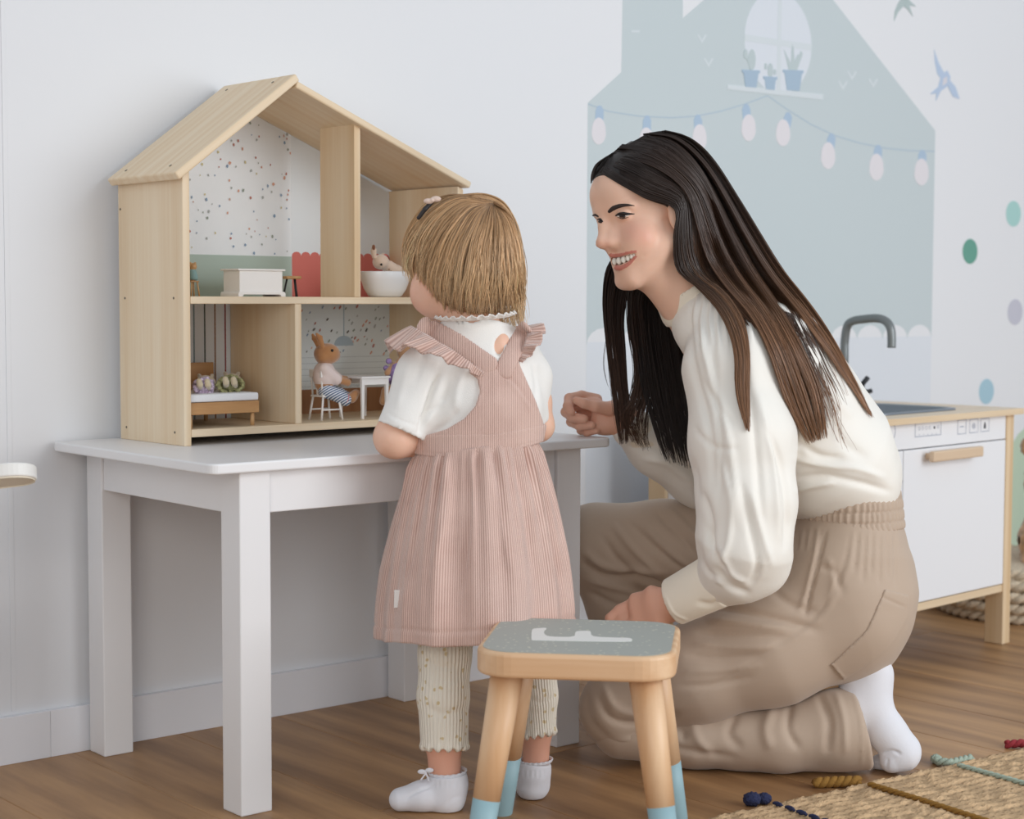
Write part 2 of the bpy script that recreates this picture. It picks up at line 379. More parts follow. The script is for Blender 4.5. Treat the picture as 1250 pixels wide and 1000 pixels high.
for f_, yy in ((.08, .03), (.08, .165), (.93, .03), (.93, .165)):
    bm = bmesh.new(); bmesh.ops.create_cone(bm, cap_ends=True, segments=12, radius1=.0024, radius2=.0024, depth=.0008)
    link('screw', from_bm('screw', bm), M_SCREW, house, (-.0195+.218*f_-math.sin(ang)*.0002, yy, .4115+.1655*f_+.0002), (0, -ang, 0))
# back board, papered
YB = HD-.004
M_PAPER = plain('wallpaper_white', (236, 240, 243), .8)
prism('back_board', [(HT*.4, .006), (HW-HT*.4, .006), (HW-HT*.4, roof_r(HW)-.017), (.197, .557), (HT*.4, roof_l(0)-.02)], YB, YB+.0035, M_PAPER, house)
def paper(name, pts, mat, lay=1, z=None):
    return prism(name, pts, YB-.0004*lay, YB-.00002, mat, house)
M_SAGEP = plain('paper_sage', (176, 192, 182), .8); M_REDP = plain('paper_red', (206, 112, 102), .7)
xL = HT+.0002; xD = hloc(356, 330, YB)[0]; zG = hloc(300, 312, YB)[1]
paper('sage_band', [(xL, T1), (xD, T1), (xD, zG), (xL, zG)], M_SAGEP)
M_PLAIN2 = plain('paper_bluewhite', (226, 231, 234), .8)
paper('plain_wallpaper', [(xD, T1), (HW-HT, T1), (HW-HT, roof_r(HW-HT)-.018), (xD, roof_r(xD)-.018)], M_PLAIN2, .6)
def scallop(x0, x1, z0, zt, n):
    s = (x1-x0)/n; p = [(x0, z0), (x1, z0)]
    for k in range(n-1, -1, -1):
        for j in range(0, 7):
            a = math.pi*j/6; p.append((x0+s*(k+.5)+s*.5*math.cos(a), zt-.006+.007*math.sin(a)))
    return p
zR = hloc(373, 309, YB)[1]
sw_ = (hloc(375.5, 310, YB)[0]-hloc(364.5, 310, YB)[0])
nR = int(round((HW-HT-xD)/sw_))
paper('red_scallop_band', scallop(xD+.0005, HW-HT-.0003, T1, zR+.001, nR), M_REDP, 1.5)
def flecks(name, x0, x1, zlo, zhi, n, size, cols, seed, slant=None):
    rnd = random.Random(seed); bm = bmesh.new(); pts = []
    tries = 0
    while len(pts) < n and tries < n*40:
        tries += 1
        x = rnd.uniform(x0, x1); z = rnd.uniform(zlo, zhi(x) if callable(zhi) else zhi)
        if all((x-a)**2+(z-b)**2 > (size*2.2)**2 for a, b in pts): pts.append((x, z))
    for x, z in pts:
        k = rnd.randrange(len(cols)); s = size*rnd.uniform(.55, 1.25)
        a0 = rnd.uniform(0, 6.28) if slant is None else slant+rnd.uniform(-.2, .2)
        if slant is None:
            m = rnd.choice((4, 5, 5)); q = [(x+s*rnd.uniform(.5, 1)*math.cos(a0+j*2*math.pi/m)*.8, z+s*rnd.uniform(.6, 1)*math.sin(a0+j*2*math.pi/m)) for j in range(m)]
        else:
            c, sn = math.cos(a0), math.sin(a0); q = [(x+c*u-sn*v, z+sn*u+c*v) for u, v in ((-s, -s*.4), (0, -s*.55), (s, -s*.4), (s*1.1, .0), (s, s*.4), (0, s*.55), (-s, s*.4), (-1.1*s, 0))]
        f = bm.faces.new([bm.verts.new((u, YB-.0012, v)) for u, v in q]); f.material_index = k
    bmesh.ops.recalc_face_normals(bm, faces=bm.faces)
    for f in bm.faces:
        if f.normal.y > 0: f.normal_flip()
    me = from_bm(name, bm)
    for c in cols: me.materials.append(c)
    return link(name, me, None, house)
FC = [plain('fleck_%s' % n, c, .8) for n, c in (('grey', (176, 180, 178)), ('rust', (214, 162, 140)), ('blue', (136, 160, 184)), ('olive', (206, 194, 150)), ('red', (186, 120, 108)), ('dusk', (150, 160, 150)), ('rose', (206, 172, 160)))]
_f = flecks('terrazzo_print', xL+.002, xD-.002, zG+.004, lambda x: min(roof_l(x), roof_r(x))-.02, 175, .0033, [FC[0], FC[2], FC[5], FC[1], FC[3], FC[2], FC[6], FC[0], FC[4]], 5); _f['kind'] = 'stuff'
zt0 = hloc(420, 436, YB)[1]; zt1 = hloc(420, 474, YB)[1]
_f = flecks('confetti_print', X1+HT+.001, HW-HT-.002, zt0+.004, T0-.004, 95, .0028, [FC[0], FC[2], FC[5], FC[1], FC[4], plain('fleck_dark', (96, 90, 84), .8), FC[5]], 8, slant=.9); _f['kind'] = 'stuff'
paper('blue_paper', [(X1+HT, zt1), (HW-HT, zt1), (HW-HT, T0), (X1+HT, T0)], plain('paper_paleblue', (222, 229, 230), .8), .5)
M_LINE = plain('tile_line', (182, 190, 192), .8)
for py in (436, 443, 450, 457, 464, 471):
    z = hloc(420, py, YB)[1]; paper('tile_line', [(X1+HT, z), (HW-HT, z), (HW-HT, z+.0007), (X1+HT, z+.0007)], M_LINE, 1.4)
paper('brown_wainscot', [(X1+HT, S1), (HW-HT, S1), (HW-HT, zt1), (X1+HT, zt1)], wood('wainscot', (176, 128, 88), (150, 104, 68), 2, 20), 1.2)
for px, c in ((236.8, (128, 146, 150)), (250, (86, 92, 86)), (262.5, (160, 120, 92)), (275, (150, 62, 58))):
    x = hloc(px, 420, YB)[0]; paper('stripe', [(x-.0012, S1), (x+.0012, S1), (x+.0012, T0), (x-.0012, T0)], plain('stripe%d' % px, c, .8), 1.2)
# printed pendant lamp
xc, z1 = hloc(419.5, 410, YB); z0 = hloc(419.5, 422, YB)[1]; wr2 = hloc(431, 420, YB)[0]-xc; M_LAMPP = plain('lamp_print', (172, 188, 198), .8)
paper('pendant_print', [(xc-.0006, z1), (xc+.0006, z1), (xc+.0006, T0), (xc-.0006, T0)], M_LAMPP, 3.2)
paper('pendant_print', [(xc+wr2*math.cos(math.pi*k/12), z0+(z1-z0)*math.sin(math.pi*k/12)) for k in range(13)], M_LAMPP, 3.2)
def hpos(x, y, z): return (HO[0]+_hc*x-_hs*y, HO[1]+_hs*x+_hc*y, HO[2]+z)
M_TOYW = plain('toy_white', (238, 235, 232), .45); M_TOYWOOD = wood('toy_oak', (212, 172, 122), (178, 134, 88), 0, 60, .1); M_BLACK = plain('black_paint', (30, 30, 34), .5)
# ---- white chest upstairs
yc = .075
x0, x1 = hloc(292, 345, yc)[0], hloc(347, 345, yc)[0]
t = thing('toy_chest', 'white toy chest with moulded lid and base on the upper dollhouse shelf', 'toy chest', hpos((x0+x1)/2, yc, T1), HR_)
w2 = (x1-x0)/2; dp = .052
hz = hloc(300, 328, yc)[1]-T1
box('body', (-w2+.002, .002, .006), (w2-.002, dp-.002, hz-.003), M_TOYW, t, .0008)
box('lid', (-w2-.002, -.001, hz-.003), (w2+.002, dp+.001, hz), M_TOYW, t, .0009)
prism('plinth', [(-w2-.002, 0), (-w2+.006, 0), (-w2+.008, .004), (w2-.008, .004), (w2-.006, 0), (w2+.002, 0), (w2+.002, .005), (w2, .008), (-w2, .008), (-w2-.002, .005)], -.001, dp+.001, M_TOYW, t, bev=.0004)
# ---- tiny round stool
x0, x1 = hloc(350, 345, .085)[0], hloc(369, 345, .085)[0]; r = (x1-x0)/2
hz = hloc(360, 337, .085)[1]-T1
t = thing('toy_stool', 'tiny toy stool with round wooden seat and black legs beside the white chest', 'toy stool', hpos((x0+x1)/2, .092, T1), HR_)
lathe('seat', [(0, hz-.005), (r*.9, hz-.005), (r, hz-.004), (r, hz-.001), (r*.92, hz), (0, hz)], M_TOYWOOD, t)
for k in range(3):
    a = .5+k*2.094; tube('leg', [(r*.55*math.cos(a), r*.55*math.sin(a), hz-.005), (r*.95*math.cos(a), r*.95*math.sin(a), 0)], .0016, M_BLACK, t, 8)
# ---- white bowl-shaped bath
yb = .055
x0, x1 = hloc(443.5, 335, yb)[0], hloc(498, 335, yb)[0]; r = (x1-x0)/2; hz = hloc(470, 331.5, yb)[1]-T1
bathx = (x0+x1)/2+.0
t = thing('toy_bathtub', 'white oval toy bathtub on the upper shelf right of the divider', 'toy bathtub', hpos(bathx, yb+.002, T1), HR_)
bm = bmesh.new()
prof = [(0, 0), (.52, 0), (.64, .06), (.80, .32), (.93, .68), (1.0, .97), (.985, 1.0), (.95, .97), (.88, .68), (.74, .32), (.5, .14), (0, .12)]
bm_lathe(bm, [(a*r, b*hz) for a, b in prof], 40); bmesh.ops.scale(bm, vec=(1, .84, 1), verts=bm.verts); bmesh.ops.recalc_face_normals(bm, faces=bm.faces)
link('tub', from_bm('tub', bm, True), plain('tub_white', (240, 240, 240), .3), t)
M_CREAM = plain('flock_cream', (226, 200, 178), .9, sheen=.6, bump=.3, bscale=900)
def ball(name, c, r3, mat, parent, rot=None, n=20):
    bm = bmesh.new(); bmesh.ops.create_uvsphere(bm, u_segments=n, v_segments=max(8, n*2//3), radius=1)
    bmesh.ops.scale(bm, vec=r3 if hasattr(r3, '__len__') else (r3,)*3, verts=bm.verts)
    if rot is not None: bmesh.ops.rotate(bm, cent=(0, 0, 0), matrix=Matrix.Rotation(rot[0], 3, rot[1]), verts=bm.verts)
    return link(name, from_bm(name, bm, True), mat, parent, c)
# ================================================================== play kitchen
KO = (1.9595, .049, 0); KR = math.radians(4.8)
kit = thing('play_kitchen', 'white and birch play kitchen unit against the wall behind the woman', 'play kitchen', KO, KR)
KW = .72; KD = .395
box('worktop', (-KW-.012, -.016, .4875), (.012, KD+.006, .5), M_BIRCH_X, kit, .002)
for x in (-KW, -.03):
    for y in (0, KD-.043): box('leg', (x, y, 0), (x+.03, y+.043, .4875), M_BIRCH_Z, kit, .0015)
box('bottom_rail', (-KW+.03, .003, .112), (-.03, .02, .128), M_BIRCH_X, kit)
box('bottom_rail', (-KW+.03, KD-.02, .112), (-.03, KD-.004, .128), M_BIRCH_X, kit)
box('bottom_panel', (-KW+.03, .02, .116), (-.03, KD-.02, .126), M_WHITE, kit)
box('side_panel', (-KW+.008, .043, .128), (-KW+.02, KD-.043, .4875), M_WHITE, kit)
box('side_panel', (-.02, .043, .128), (-.008, KD-.043, .4875), M_WHITE, kit)
box('back_panel', (-KW+.03, KD-.012, .128), (-.03, KD-.006, .4875), M_WHITE, kit)
box('control_panel', (-KW+.031, .002, .4365), (-.031, .014, .4873), M_WHITE, kit, .001)
_kc, _ks = math.cos(KR), math.sin(KR)
def kloc(px, py, yl):
    d = ray(px, py); o = CAM_POS-np.array(KO); ly = lambda v: -_ks*v[0]+_kc*v[1]; lx = lambda v: _kc*v[0]+_ks*v[1]
    p = o+d*((yl-ly(o))/ly(d)); return lx(p), p[2]
xd = kloc(1103, 600, 0)[0]
dr = box('door', (xd+.001, .001, .130), (-.0315, .013, .4345), M_WHITE, kit, .0015)
box('door', (-KW+.0315, .001, .130), (xd-.0015, .013, .374), M_WHITE, kit, .0015)
box('drawer_front', (-KW+.0315, .001, .376), (xd-.0015, .013, .4345), M_WHITE, kit, .0015)
h0, h1 = kloc(1137, 556, -.02), kloc(1198, 552, -.02)
zc = (h0[1]+h1[1])/2
def sub(o, par):   # reparent keeping place (parent has translation only)
    o.parent = par; o.location = Vector(o.location)-Vector(par.location); return o
M_HND = wood('beech_handle', (222, 198, 170), (204, 176, 146), 0, 20, .05)
sub(box('handle', (h0[0], -.026, zc-.011), (h1[0], -.014, zc+.010), M_HND, kit, .003), dr)
for x in (h0[0]+.012, h1[0]-.02): sub(box('handle_spacer', (x, -.014, zc-.006), (x+.01, .001, zc+.005), M_HND, kit, .001), dr)
# printed controls (flat line print)
M_INK = plain('control_ink', (150, 158, 176), .7); M_INKD = plain('control_ink_dark', (60, 62, 70), .7)
def ring(px, py, r0, r1, seg=28, mat=M_INK):
    x, z = kloc(px, py, .002); bm = bmesh.new()
    a = [bm.verts.new((x+r0*math.cos(k*6.2832/seg), .0014, z+r0*math.sin(k*6.2832/seg))) for k in range(seg)]
    b = [bm.verts.new((x+r1*math.cos(k*6.2832/seg), .0014, z+r1*math.sin(k*6.2832/seg))) for k in range(seg)]
    for k in range(seg): bm.faces.new((a[k], a[(k+1) % seg], b[(k+1) % seg], b[k]))
    return link('knob_print', from_bm('knob_print', bm), mat, kit)
def frame_print(px0, py0, px1, py1, th=.0012, name='button_print', mat=M_INK):
    x0, z1 = kloc(px0, py0, .002); x1, z0 = kloc(px1, py1, .002)
    z0, z1 = z1-(kloc(px0, py1, .002)[1]*-1+z1), z1
    bm = bmesh.new()
    for a, b, c, d in ((x0, z0, x1, z0+th), (x0, z1-th, x1, z1), (x0, z0, x0+th, z1), (x1-th, z0, x1, z1)):
        bm.faces.new([bm.verts.new(q) for q in ((a, .0014, b), (c, .0014, b), (c, .0014, d), (a, .0014, d))])
    return link(name, from_bm(name, bm), mat, kit)
for px, py in ((1086.5, 527), (1068, 528.5), (1050, 530)): ring(px, py, .0185, .0174); ring(px, py, .0012, .0026, 12, M_INKD)
frame_print(1117, 516, 1148.5, 534, name='display_print')
for k in range(4): ring(1122+k*4.2, 523.2-k*.35, .0036, .0029, 14)
ring(1140.5, 521.8, .0005, .0030, 10, M_INKD); ring(1145, 521, .0034, .0026, 12)
for k in range(5): ring(1122+k*5.2, 531-k*.35, .0006, .0014, 8)
for px in (1169, 1183.5, 1197): frame_print(px, 512.6-(px-1169)*.05, px+10, 530.5-(px-1169)*.11)
x, z = kloc(1174, 521, .002); prism('pot_print', [(x-.007, z-.0008), (x+.007, z-.0008), (x+.007, z+.001), (x-.007, z+.001)], .0012, .0019, M_INK, kit)
ring(1188.5, 520, .006, .0048); ring(1188.5, 520, .003, .002)
x, z = kloc(1202, 519.5, .002); prism('drop_print', [(x-.004, z-.006), (x+.004, z-.006), (x+.003, z+.002), (x, z+.008), (x-.003, z+.002)], .0012, .0019, M_INKD, kit)
# sink
M_STEEL = plain('brushed_steel', (150, 156, 164), .32, .85); M_DSTEEL = plain('faucet_grey', (128, 132, 132), .38, .55)
def kz(px, py, z):
    p = at_z(px, py, z)-np.array(KO); return _kc*p[0]+_ks*p[1], -_ks*p[0]+_kc*p[1]
a = kz(1120, 494.5, .502)
bm = bmesh.new()
n = 48
def rr_ring(w, h, r, z, c):
    out = []
    for cx, cy, a0 in ((w-r, h-r, 0), (-w+r, h-r, 90), (-w+r, -h+r, 180), (w-r, -h+r, 270)):
        for k in range(7): out.append(bm.verts.new((c[0]+cx+r*math.cos(math.radians(a0+90*k/6)), c[1]+cy+r*math.sin(math.radians(a0+90*k/6)), z)))
    return out
sk = (-.285, .165)
rings = [rr_ring(.165, .118, .05, .5002, sk), rr_ring(.165, .118, .05, .5035, sk), rr_ring(.158, .112, .046, .5042, sk), rr_ring(.150, .104, .044, .502, sk), rr_ring(.142, .096, .04, .46, sk), rr_ring(.10, .06, .03, .442, sk)]
for A, B in zip(rings, rings[1:]):
    for k in range(len(A)): bm.faces.new((A[k], A[(k+1) % len(A)], B[(k+1) % len(A)], B[k]))
bm.faces.new(rings[-1]); bmesh.ops.recalc_face_normals(bm, faces=bm.faces)
sk_o = link('sink_bowl', from_bm('sink_bowl', bm, True), M_STEEL, kit)
# cut the worktop around the bowl with a boolean-free frame: replace by four strips
wt = [o for o in kit.children if o.name.startswith('worktop')][0]
bpy.data.objects.remove(wt)
bm = bmesh.new()
X0, Xe, Y0, Ye = -KW-.012, .012, -.016, KD+.006
outer = [(Xe, Ye), (X0, Ye), (X0, Y0), (Xe, Y0)]
def hole(z):
    out = []
    for cx, cy, a0 in ((.11, .064, 0), (-.11, .064, 90), (-.11, -.064, 180), (.11, -.064, 270)):
        for k in range(7): out.append(bm.verts.new((sk[0]+cx+.04*math.cos(math.radians(a0+90*k/6)), sk[1]+cy+.04*math.sin(math.radians(a0+90*k/6)), z)))
    return out
ht, hb_ = hole(.5), hole(.4875)
ot = [bm.verts.new((x, y, .5)) for x, y in outer]; ob = [bm.verts.new((x, y, .4875)) for x, y in outer]
for H, O in ((ht, ot), (hb_, ob)):
    for q in range(4):
        for k in range(6): bm.faces.new((O[q], H[q*7+k], H[q*7+k+1]))
        bm.faces.new((O[q], H[q*7+6], H[((q+1) % 4)*7], O[(q+1) % 4]))
for q in range(4): bm.faces.new((ot[q], ot[(q+1) % 4], ob[(q+1) % 4], ob[q]))
for k in range(28): bm.faces.new((ht[k], ht[(k+1) % 28], hb_[(k+1) % 28], hb_[k]))
bmesh.ops.recalc_face_normals(bm, faces=bm.faces)
link('worktop', from_bm('worktop', bm), M_BIRCH_X, kit)
# faucet: rises behind the bowl, gooseneck towards the front
fy = .32
fx, fz = kloc(1031, 420, fy)
def fp(px, py, y): q = kloc(px, py, y); return (q[0], y, q[1])
yq = [fy, fy, fy-.004, fy-.022]
zt_ = kloc(1045, 394, fy-.02)[1]
pth = [(fx, fy, .5), (fx, fy, fz-.02), (fx, fy, fz+.004), (fx, fy-.006, zt_-.008), (fx, fy-.022, zt_+.004)]
sx = fx
z2 = .5+.0
ys = fy-.022
for k, (u, dz) in enumerate(((.05, .008), (.075, .010), (.094, .008), (.108, .0), (.116, -.014), (.118, -.035), (.118, -.052))):
    pth.append((fx, fy-u, zt_+dz))
_P = np.array(pth); _q = [tuple(p) for p in _P[:2]]
for i in range(1, len(_P)-1):
    for t in (0, .25, .5, .75):
        a, b_, c, d_ = _P[max(i-1, 0)], _P[i], _P[i+1], _P[min(i+2, len(_P)-1)]; _q.append(tuple(.5*((2*b_)+(c-a)*t+(2*a-5*b_+4*c-d_)*t*t+(3*b_-a-3*c+d_)*t**3)))
pth = _q+[tuple(_P[-1])]
fo = tube('faucet', pth, [.0092]*len(pth), M_DSTEEL, kit, 16)
lathe('faucet_base', [(0, .5), (.017, .5), (.017, .506), (.011, .509), (0, .509)], M_DSTEEL, kit, (fx, fy, 0))
bx2, bz2 = kloc(1052, 456, fy-.04)
tp = lathe('tap_knob', [(0, .0), (.012, 0), (.012, .008), (.006, .012), (.0055, .03), (0, .03)], M_DSTEEL, kit, (bx2, fy-.04, .5))
tb = tube('tap_handle', [(0, 0, .028), (.0, -.002, .045), (.003, -.014, .06)], .0055, M_BLACK, kit, 10, (bx2, fy-.04, .5))
tb2 = tube('tap_handle', [(0, 0, .03), (.018, -.004, .028), (.026, -.008, .03)], .005, M_BLACK, kit, 10, (bx2, fy-.04, .5))
# ================================================================== stool
SO = at_z(710, 777, .28); SR = -YAW-.13
stool = thing('step_stool', 'pine children stool with grey dotted top and blue dipped legs in the foreground', 'stool', (SO[0], SO[1], 0), SR)
M_STOOLW = wood('stool_pine', (238, 206, 170), (214, 170, 128), 0, 16, .06, rough=.42)
M_STOOLZ = wood('stool_pine_leg', (238, 205, 168), (214, 168, 124), 2, 16, .05, rough=.42)
sw2, sd2 = .1275, .124
slab('seat', rrect(-sw2, -sd2, sw2, sd2, .05, 8), .2475, .28, M_STOOLW, stool, .005, 3)
m, nt, b = new_mat('seat_sticker'); tc = N(nt, 'ShaderNodeTexCoord'); vo = N(nt, 'ShaderNodeTexVoronoi'); vo.inputs['Scale'].default_value = 95
nt.links.new(tc.outputs['Object'], vo.inputs['Vector']); cr = N(nt, 'ShaderNodeValToRGB'); cr.color_ramp.elements[0].position = .16; cr.color_ramp.elements[0].color = lin((206, 206, 190)); cr.color_ramp.elements[1].position = .22; cr.color_ramp.elements[1].color = lin((170, 174, 168))
nt.links.new(vo.outputs['Distance'], cr.inputs[0]); nt.links.new(cr.outputs[0], b.inputs['Base Color']); b.inputs['Roughness'].default_value = .55
slab('seat_sticker', rrect(-sw2+.007, -sd2+.007, sw2-.007, sd2-.007, .044, 8), .2801, .2806, m, stool, 0)
_sc, _ss = math.cos(SR), math.sin(SR)
Fp = [(328, 188), (329, 146), (338, 138), (395, 134), (397, 140), (386, 148), (385, 160), (398, 172), (440, 176), (524, 176), (526, 156), (535, 149), (592, 148), (598, 156), (598, 166), (612, 175), (700, 179), (776, 180), (786, 189), (776, 198), (600, 196), (345, 191), (333, 191)]
fpts = []
for x, y in Fp:
    p = at_z(560+x/3.703, 730+y/3.703, .281)-np.array([SO[0], SO[1], 0]); fpts.append((_sc*p[0]+_ss*p[1], -_ss*p[0]+_sc*p[1]))
def sm_poly(p, n=4):
    out = []
    for i in range(len(p)):
        a, b = np.array(p[i]), np.array(p[(i+1) % len(p)]); out += [tuple(a*.75+b*.25), tuple(a*.25+b*.75)]
    return out
slab('letter_f', sm_poly(fpts), .28065, .2810, plain('letter_white', (236, 236, 232), .5), stool, 0).name = 'white_letter'
M_DIP = plain('dip_blue', (150, 182, 190), .5)
for sx_ in (-1, 1):
    for sy_ in (-1, 1):
        tx, ty = sx_*.088, sy_*.080; bx_, by = sx_*.1235, sy_*.123
        def lp(z): f_ = 1-z/.2475; return (tx+(bx_-tx)*f_, ty+(by-ty)*f_, z)
        lg = tube('leg', [lp(.2475), lp(.16), lp(.088)], [.0215, .0195, .0178], M_STOOLZ, stool, 20)
        tube('painted_end', [lp(.088), lp(.045), lp(.0035), lp(.0)], [.0179, .0168, .0158, .0145], M_DIP, stool, 20)
# ================================================================== implicit surface sculpting (numpy) -> one continuous mesh
def K(px, py, w): return np.array([(px-625)/FPX*w, (500-py)/FPX*w, w])
def to_world(q): q = np.asarray(q); return CAM_POS + q[..., 0:1]*CR + q[..., 1:2]*CU + q[..., 2:3]*CF
def from_world(P): d = np.asarray(P, float)-CAM_POS; return np.stack([d@CR, d@CU, d@CF], -1)
def smin(a, b, k):
    if k <= 0: return np.minimum(a, b)
    h = np.clip(.5+.5*(b-a)/k, 0, 1); return b+(a-b)*h-k*h*(1-h)
class Prim:
    def __init__(s, f, c, r, op='u', k=.01, col=0): s.f, s.c, s.r, s.op, s.k, s.col = f, np.asarray(c, float), r, op, k, col
def cone(a, b, ra, rb, op='u', k=.01):
    a = np.asarray(a, float); b = np.asarray(b, float); ba = b-a; L = max(ba@ba, 1e-12)
    def f(P):
        pa = P-a; h = np.clip(pa@ba/L, 0, 1); q = pa-h[:, None]*ba
        return np.sqrt((q*q).sum(1))-(ra+(rb-ra)*h)
    return Prim(f, (a+b)/2, math.sqrt(L)/2+max(ra, rb), op, k)
def chain(pts, radii, k=.01, op='u'): return [cone(pts[i], pts[i+1], radii[i], radii[i+1], op, k) for i in range(len(pts)-1)]
def axes_from(x=None, y=None, z=None):
    """orthonormal rows from z (main) and x hint"""
    z = np.asarray(z, float); z = z/np.linalg.norm(z); x = np.asarray(x, float); x = x-z*(x@z); x /= np.linalg.norm(x); return np.stack([x, np.cross(z, x), z])
def ell(c, r, M=None, op='u', k=.01):
    c = np.asarray(c, float); r = np.asarray(r, float)
    def f(P):
        p = P-c
        if M is not None: p = p@M.T
        q = p/r; k0 = np.sqrt((q*q).sum(1)); q2 = q/r; k1 = np.sqrt((q2*q2).sum(1))+1e-9
        return k0*(k0-1)/k1
    return Prim(f, c, float(max(r)), op, k)
def loft(pts, rx, ry, xdir, k=.01, op='u'):
    """chain of elliptical sections; xdir = direction of the rx axis"""
    out = []
    for i in range(len(pts)-1):
        a, b = np.asarray(pts[i], float), np.asarray(pts[i+1], float); ba = b-a; L2 = ba@ba; t = ba/math.sqrt(L2)
        x = np.asarray(xdir if np.ndim(xdir) == 1 else xdir[i], float); x = x-t*(x@t); x /= np.linalg.norm(x); y = np.cross(t, x)
        def f(P, a=a, ba=ba, L2=L2, t=t, x=x, y=y, r0=(rx[i], ry[i]), r1=(rx[i+1], ry[i+1])):
            pa = P-a; h = np.clip(pa@ba/L2, 0, 1); q = pa-h[:, None]*ba
            RX = r0[0]+(r1[0]-r0[0])*h; RY = r0[1]+(r1[1]-r0[1])*h; m = np.minimum(RX, RY)
            u = q@x; v = q@y; w = q@t
            g = np.sqrt((u/RX)**2+(v/RY)**2+(w/m)**2)
            return (g-1)*m*.9
        out.append(Prim(f, (a+b)/2, math.sqrt(L2)/2+max(rx[i], rx[i+1], ry[i], ry[i+1]), op, k))
    return out
def ev(prims, P, cull=None):
    d = np.full(len(P), 1e3 if cull is None else cull, np.float64)
    for p in prims:
        if cull is None: d = _op(d, p.f(P), p)
        else:
            m = np.nonzero(((P-p.c)**2).sum(1) < (p.r*1.05+cull+p.k)**2)[0]
            if p.op == 'i':
                v = np.full(len(P), cull); v[m] = p.f(P[m]); d = _op(d, v, p); continue
            if len(m): d[m] = _op(d[m], p.f(P[m]), p)
    return d
def _op(d, v, p):
    if p.op == 'u': return smin(d, v, p.k)
    if p.op == 's': return -smin(-d, v, p.k)
    if p.op == 'i': return -smin(-d, -v, p.k)
def half(point, normal, op='i', k=.003):
    """half space: inside where (P-point).normal < 0"""
    n = np.asarray(normal, float); n = n/np.linalg.norm(n); c = np.asarray(point, float)
    return Prim(lambda P: (P-c)@n, c, 10.0, op, k)
def poly_prism(pix, w_ref, wlo, whi, op='i', k=.004):
    """prism with a polygonal outline (photo pixels at depth w_ref) running along the depth axis"""
    V = np.array([K(x, y, w_ref)[:2] for x, y in pix])
    def f(P):
        p = P[:, :2]; d = np.full(len(P), 1e9); s = np.ones(len(P))
        n = len(V); j = n-1
        for i in range(n):
            e = V[j]-V[i]; w = p-V[i]; b = w-e*np.clip((w@e)/(e@e), 0, 1)[:, None]; d = np.minimum(d, (b*b).sum(1))
            c1 = p[:, 1] >= V[i, 1]; c2 = p[:, 1] < V[j, 1]; c3 = e[0]*w[:, 1] > e[1]*w[:, 0]
            m = (c1 & c2 & c3) | (~c1 & ~c2 & ~c3); s[m] *= -1; j = i
        d = s*np.sqrt(d); dz = np.maximum(wlo-P[:, 2], P[:, 2]-whi); return np.maximum(d, dz)
    c = np.append(V.mean(0), (wlo+whi)/2); r = float(np.sqrt(((V-V.mean(0))**2).sum(1).max()+((whi-wlo)/2)**2))
    return Prim(f, c, r, op, k)
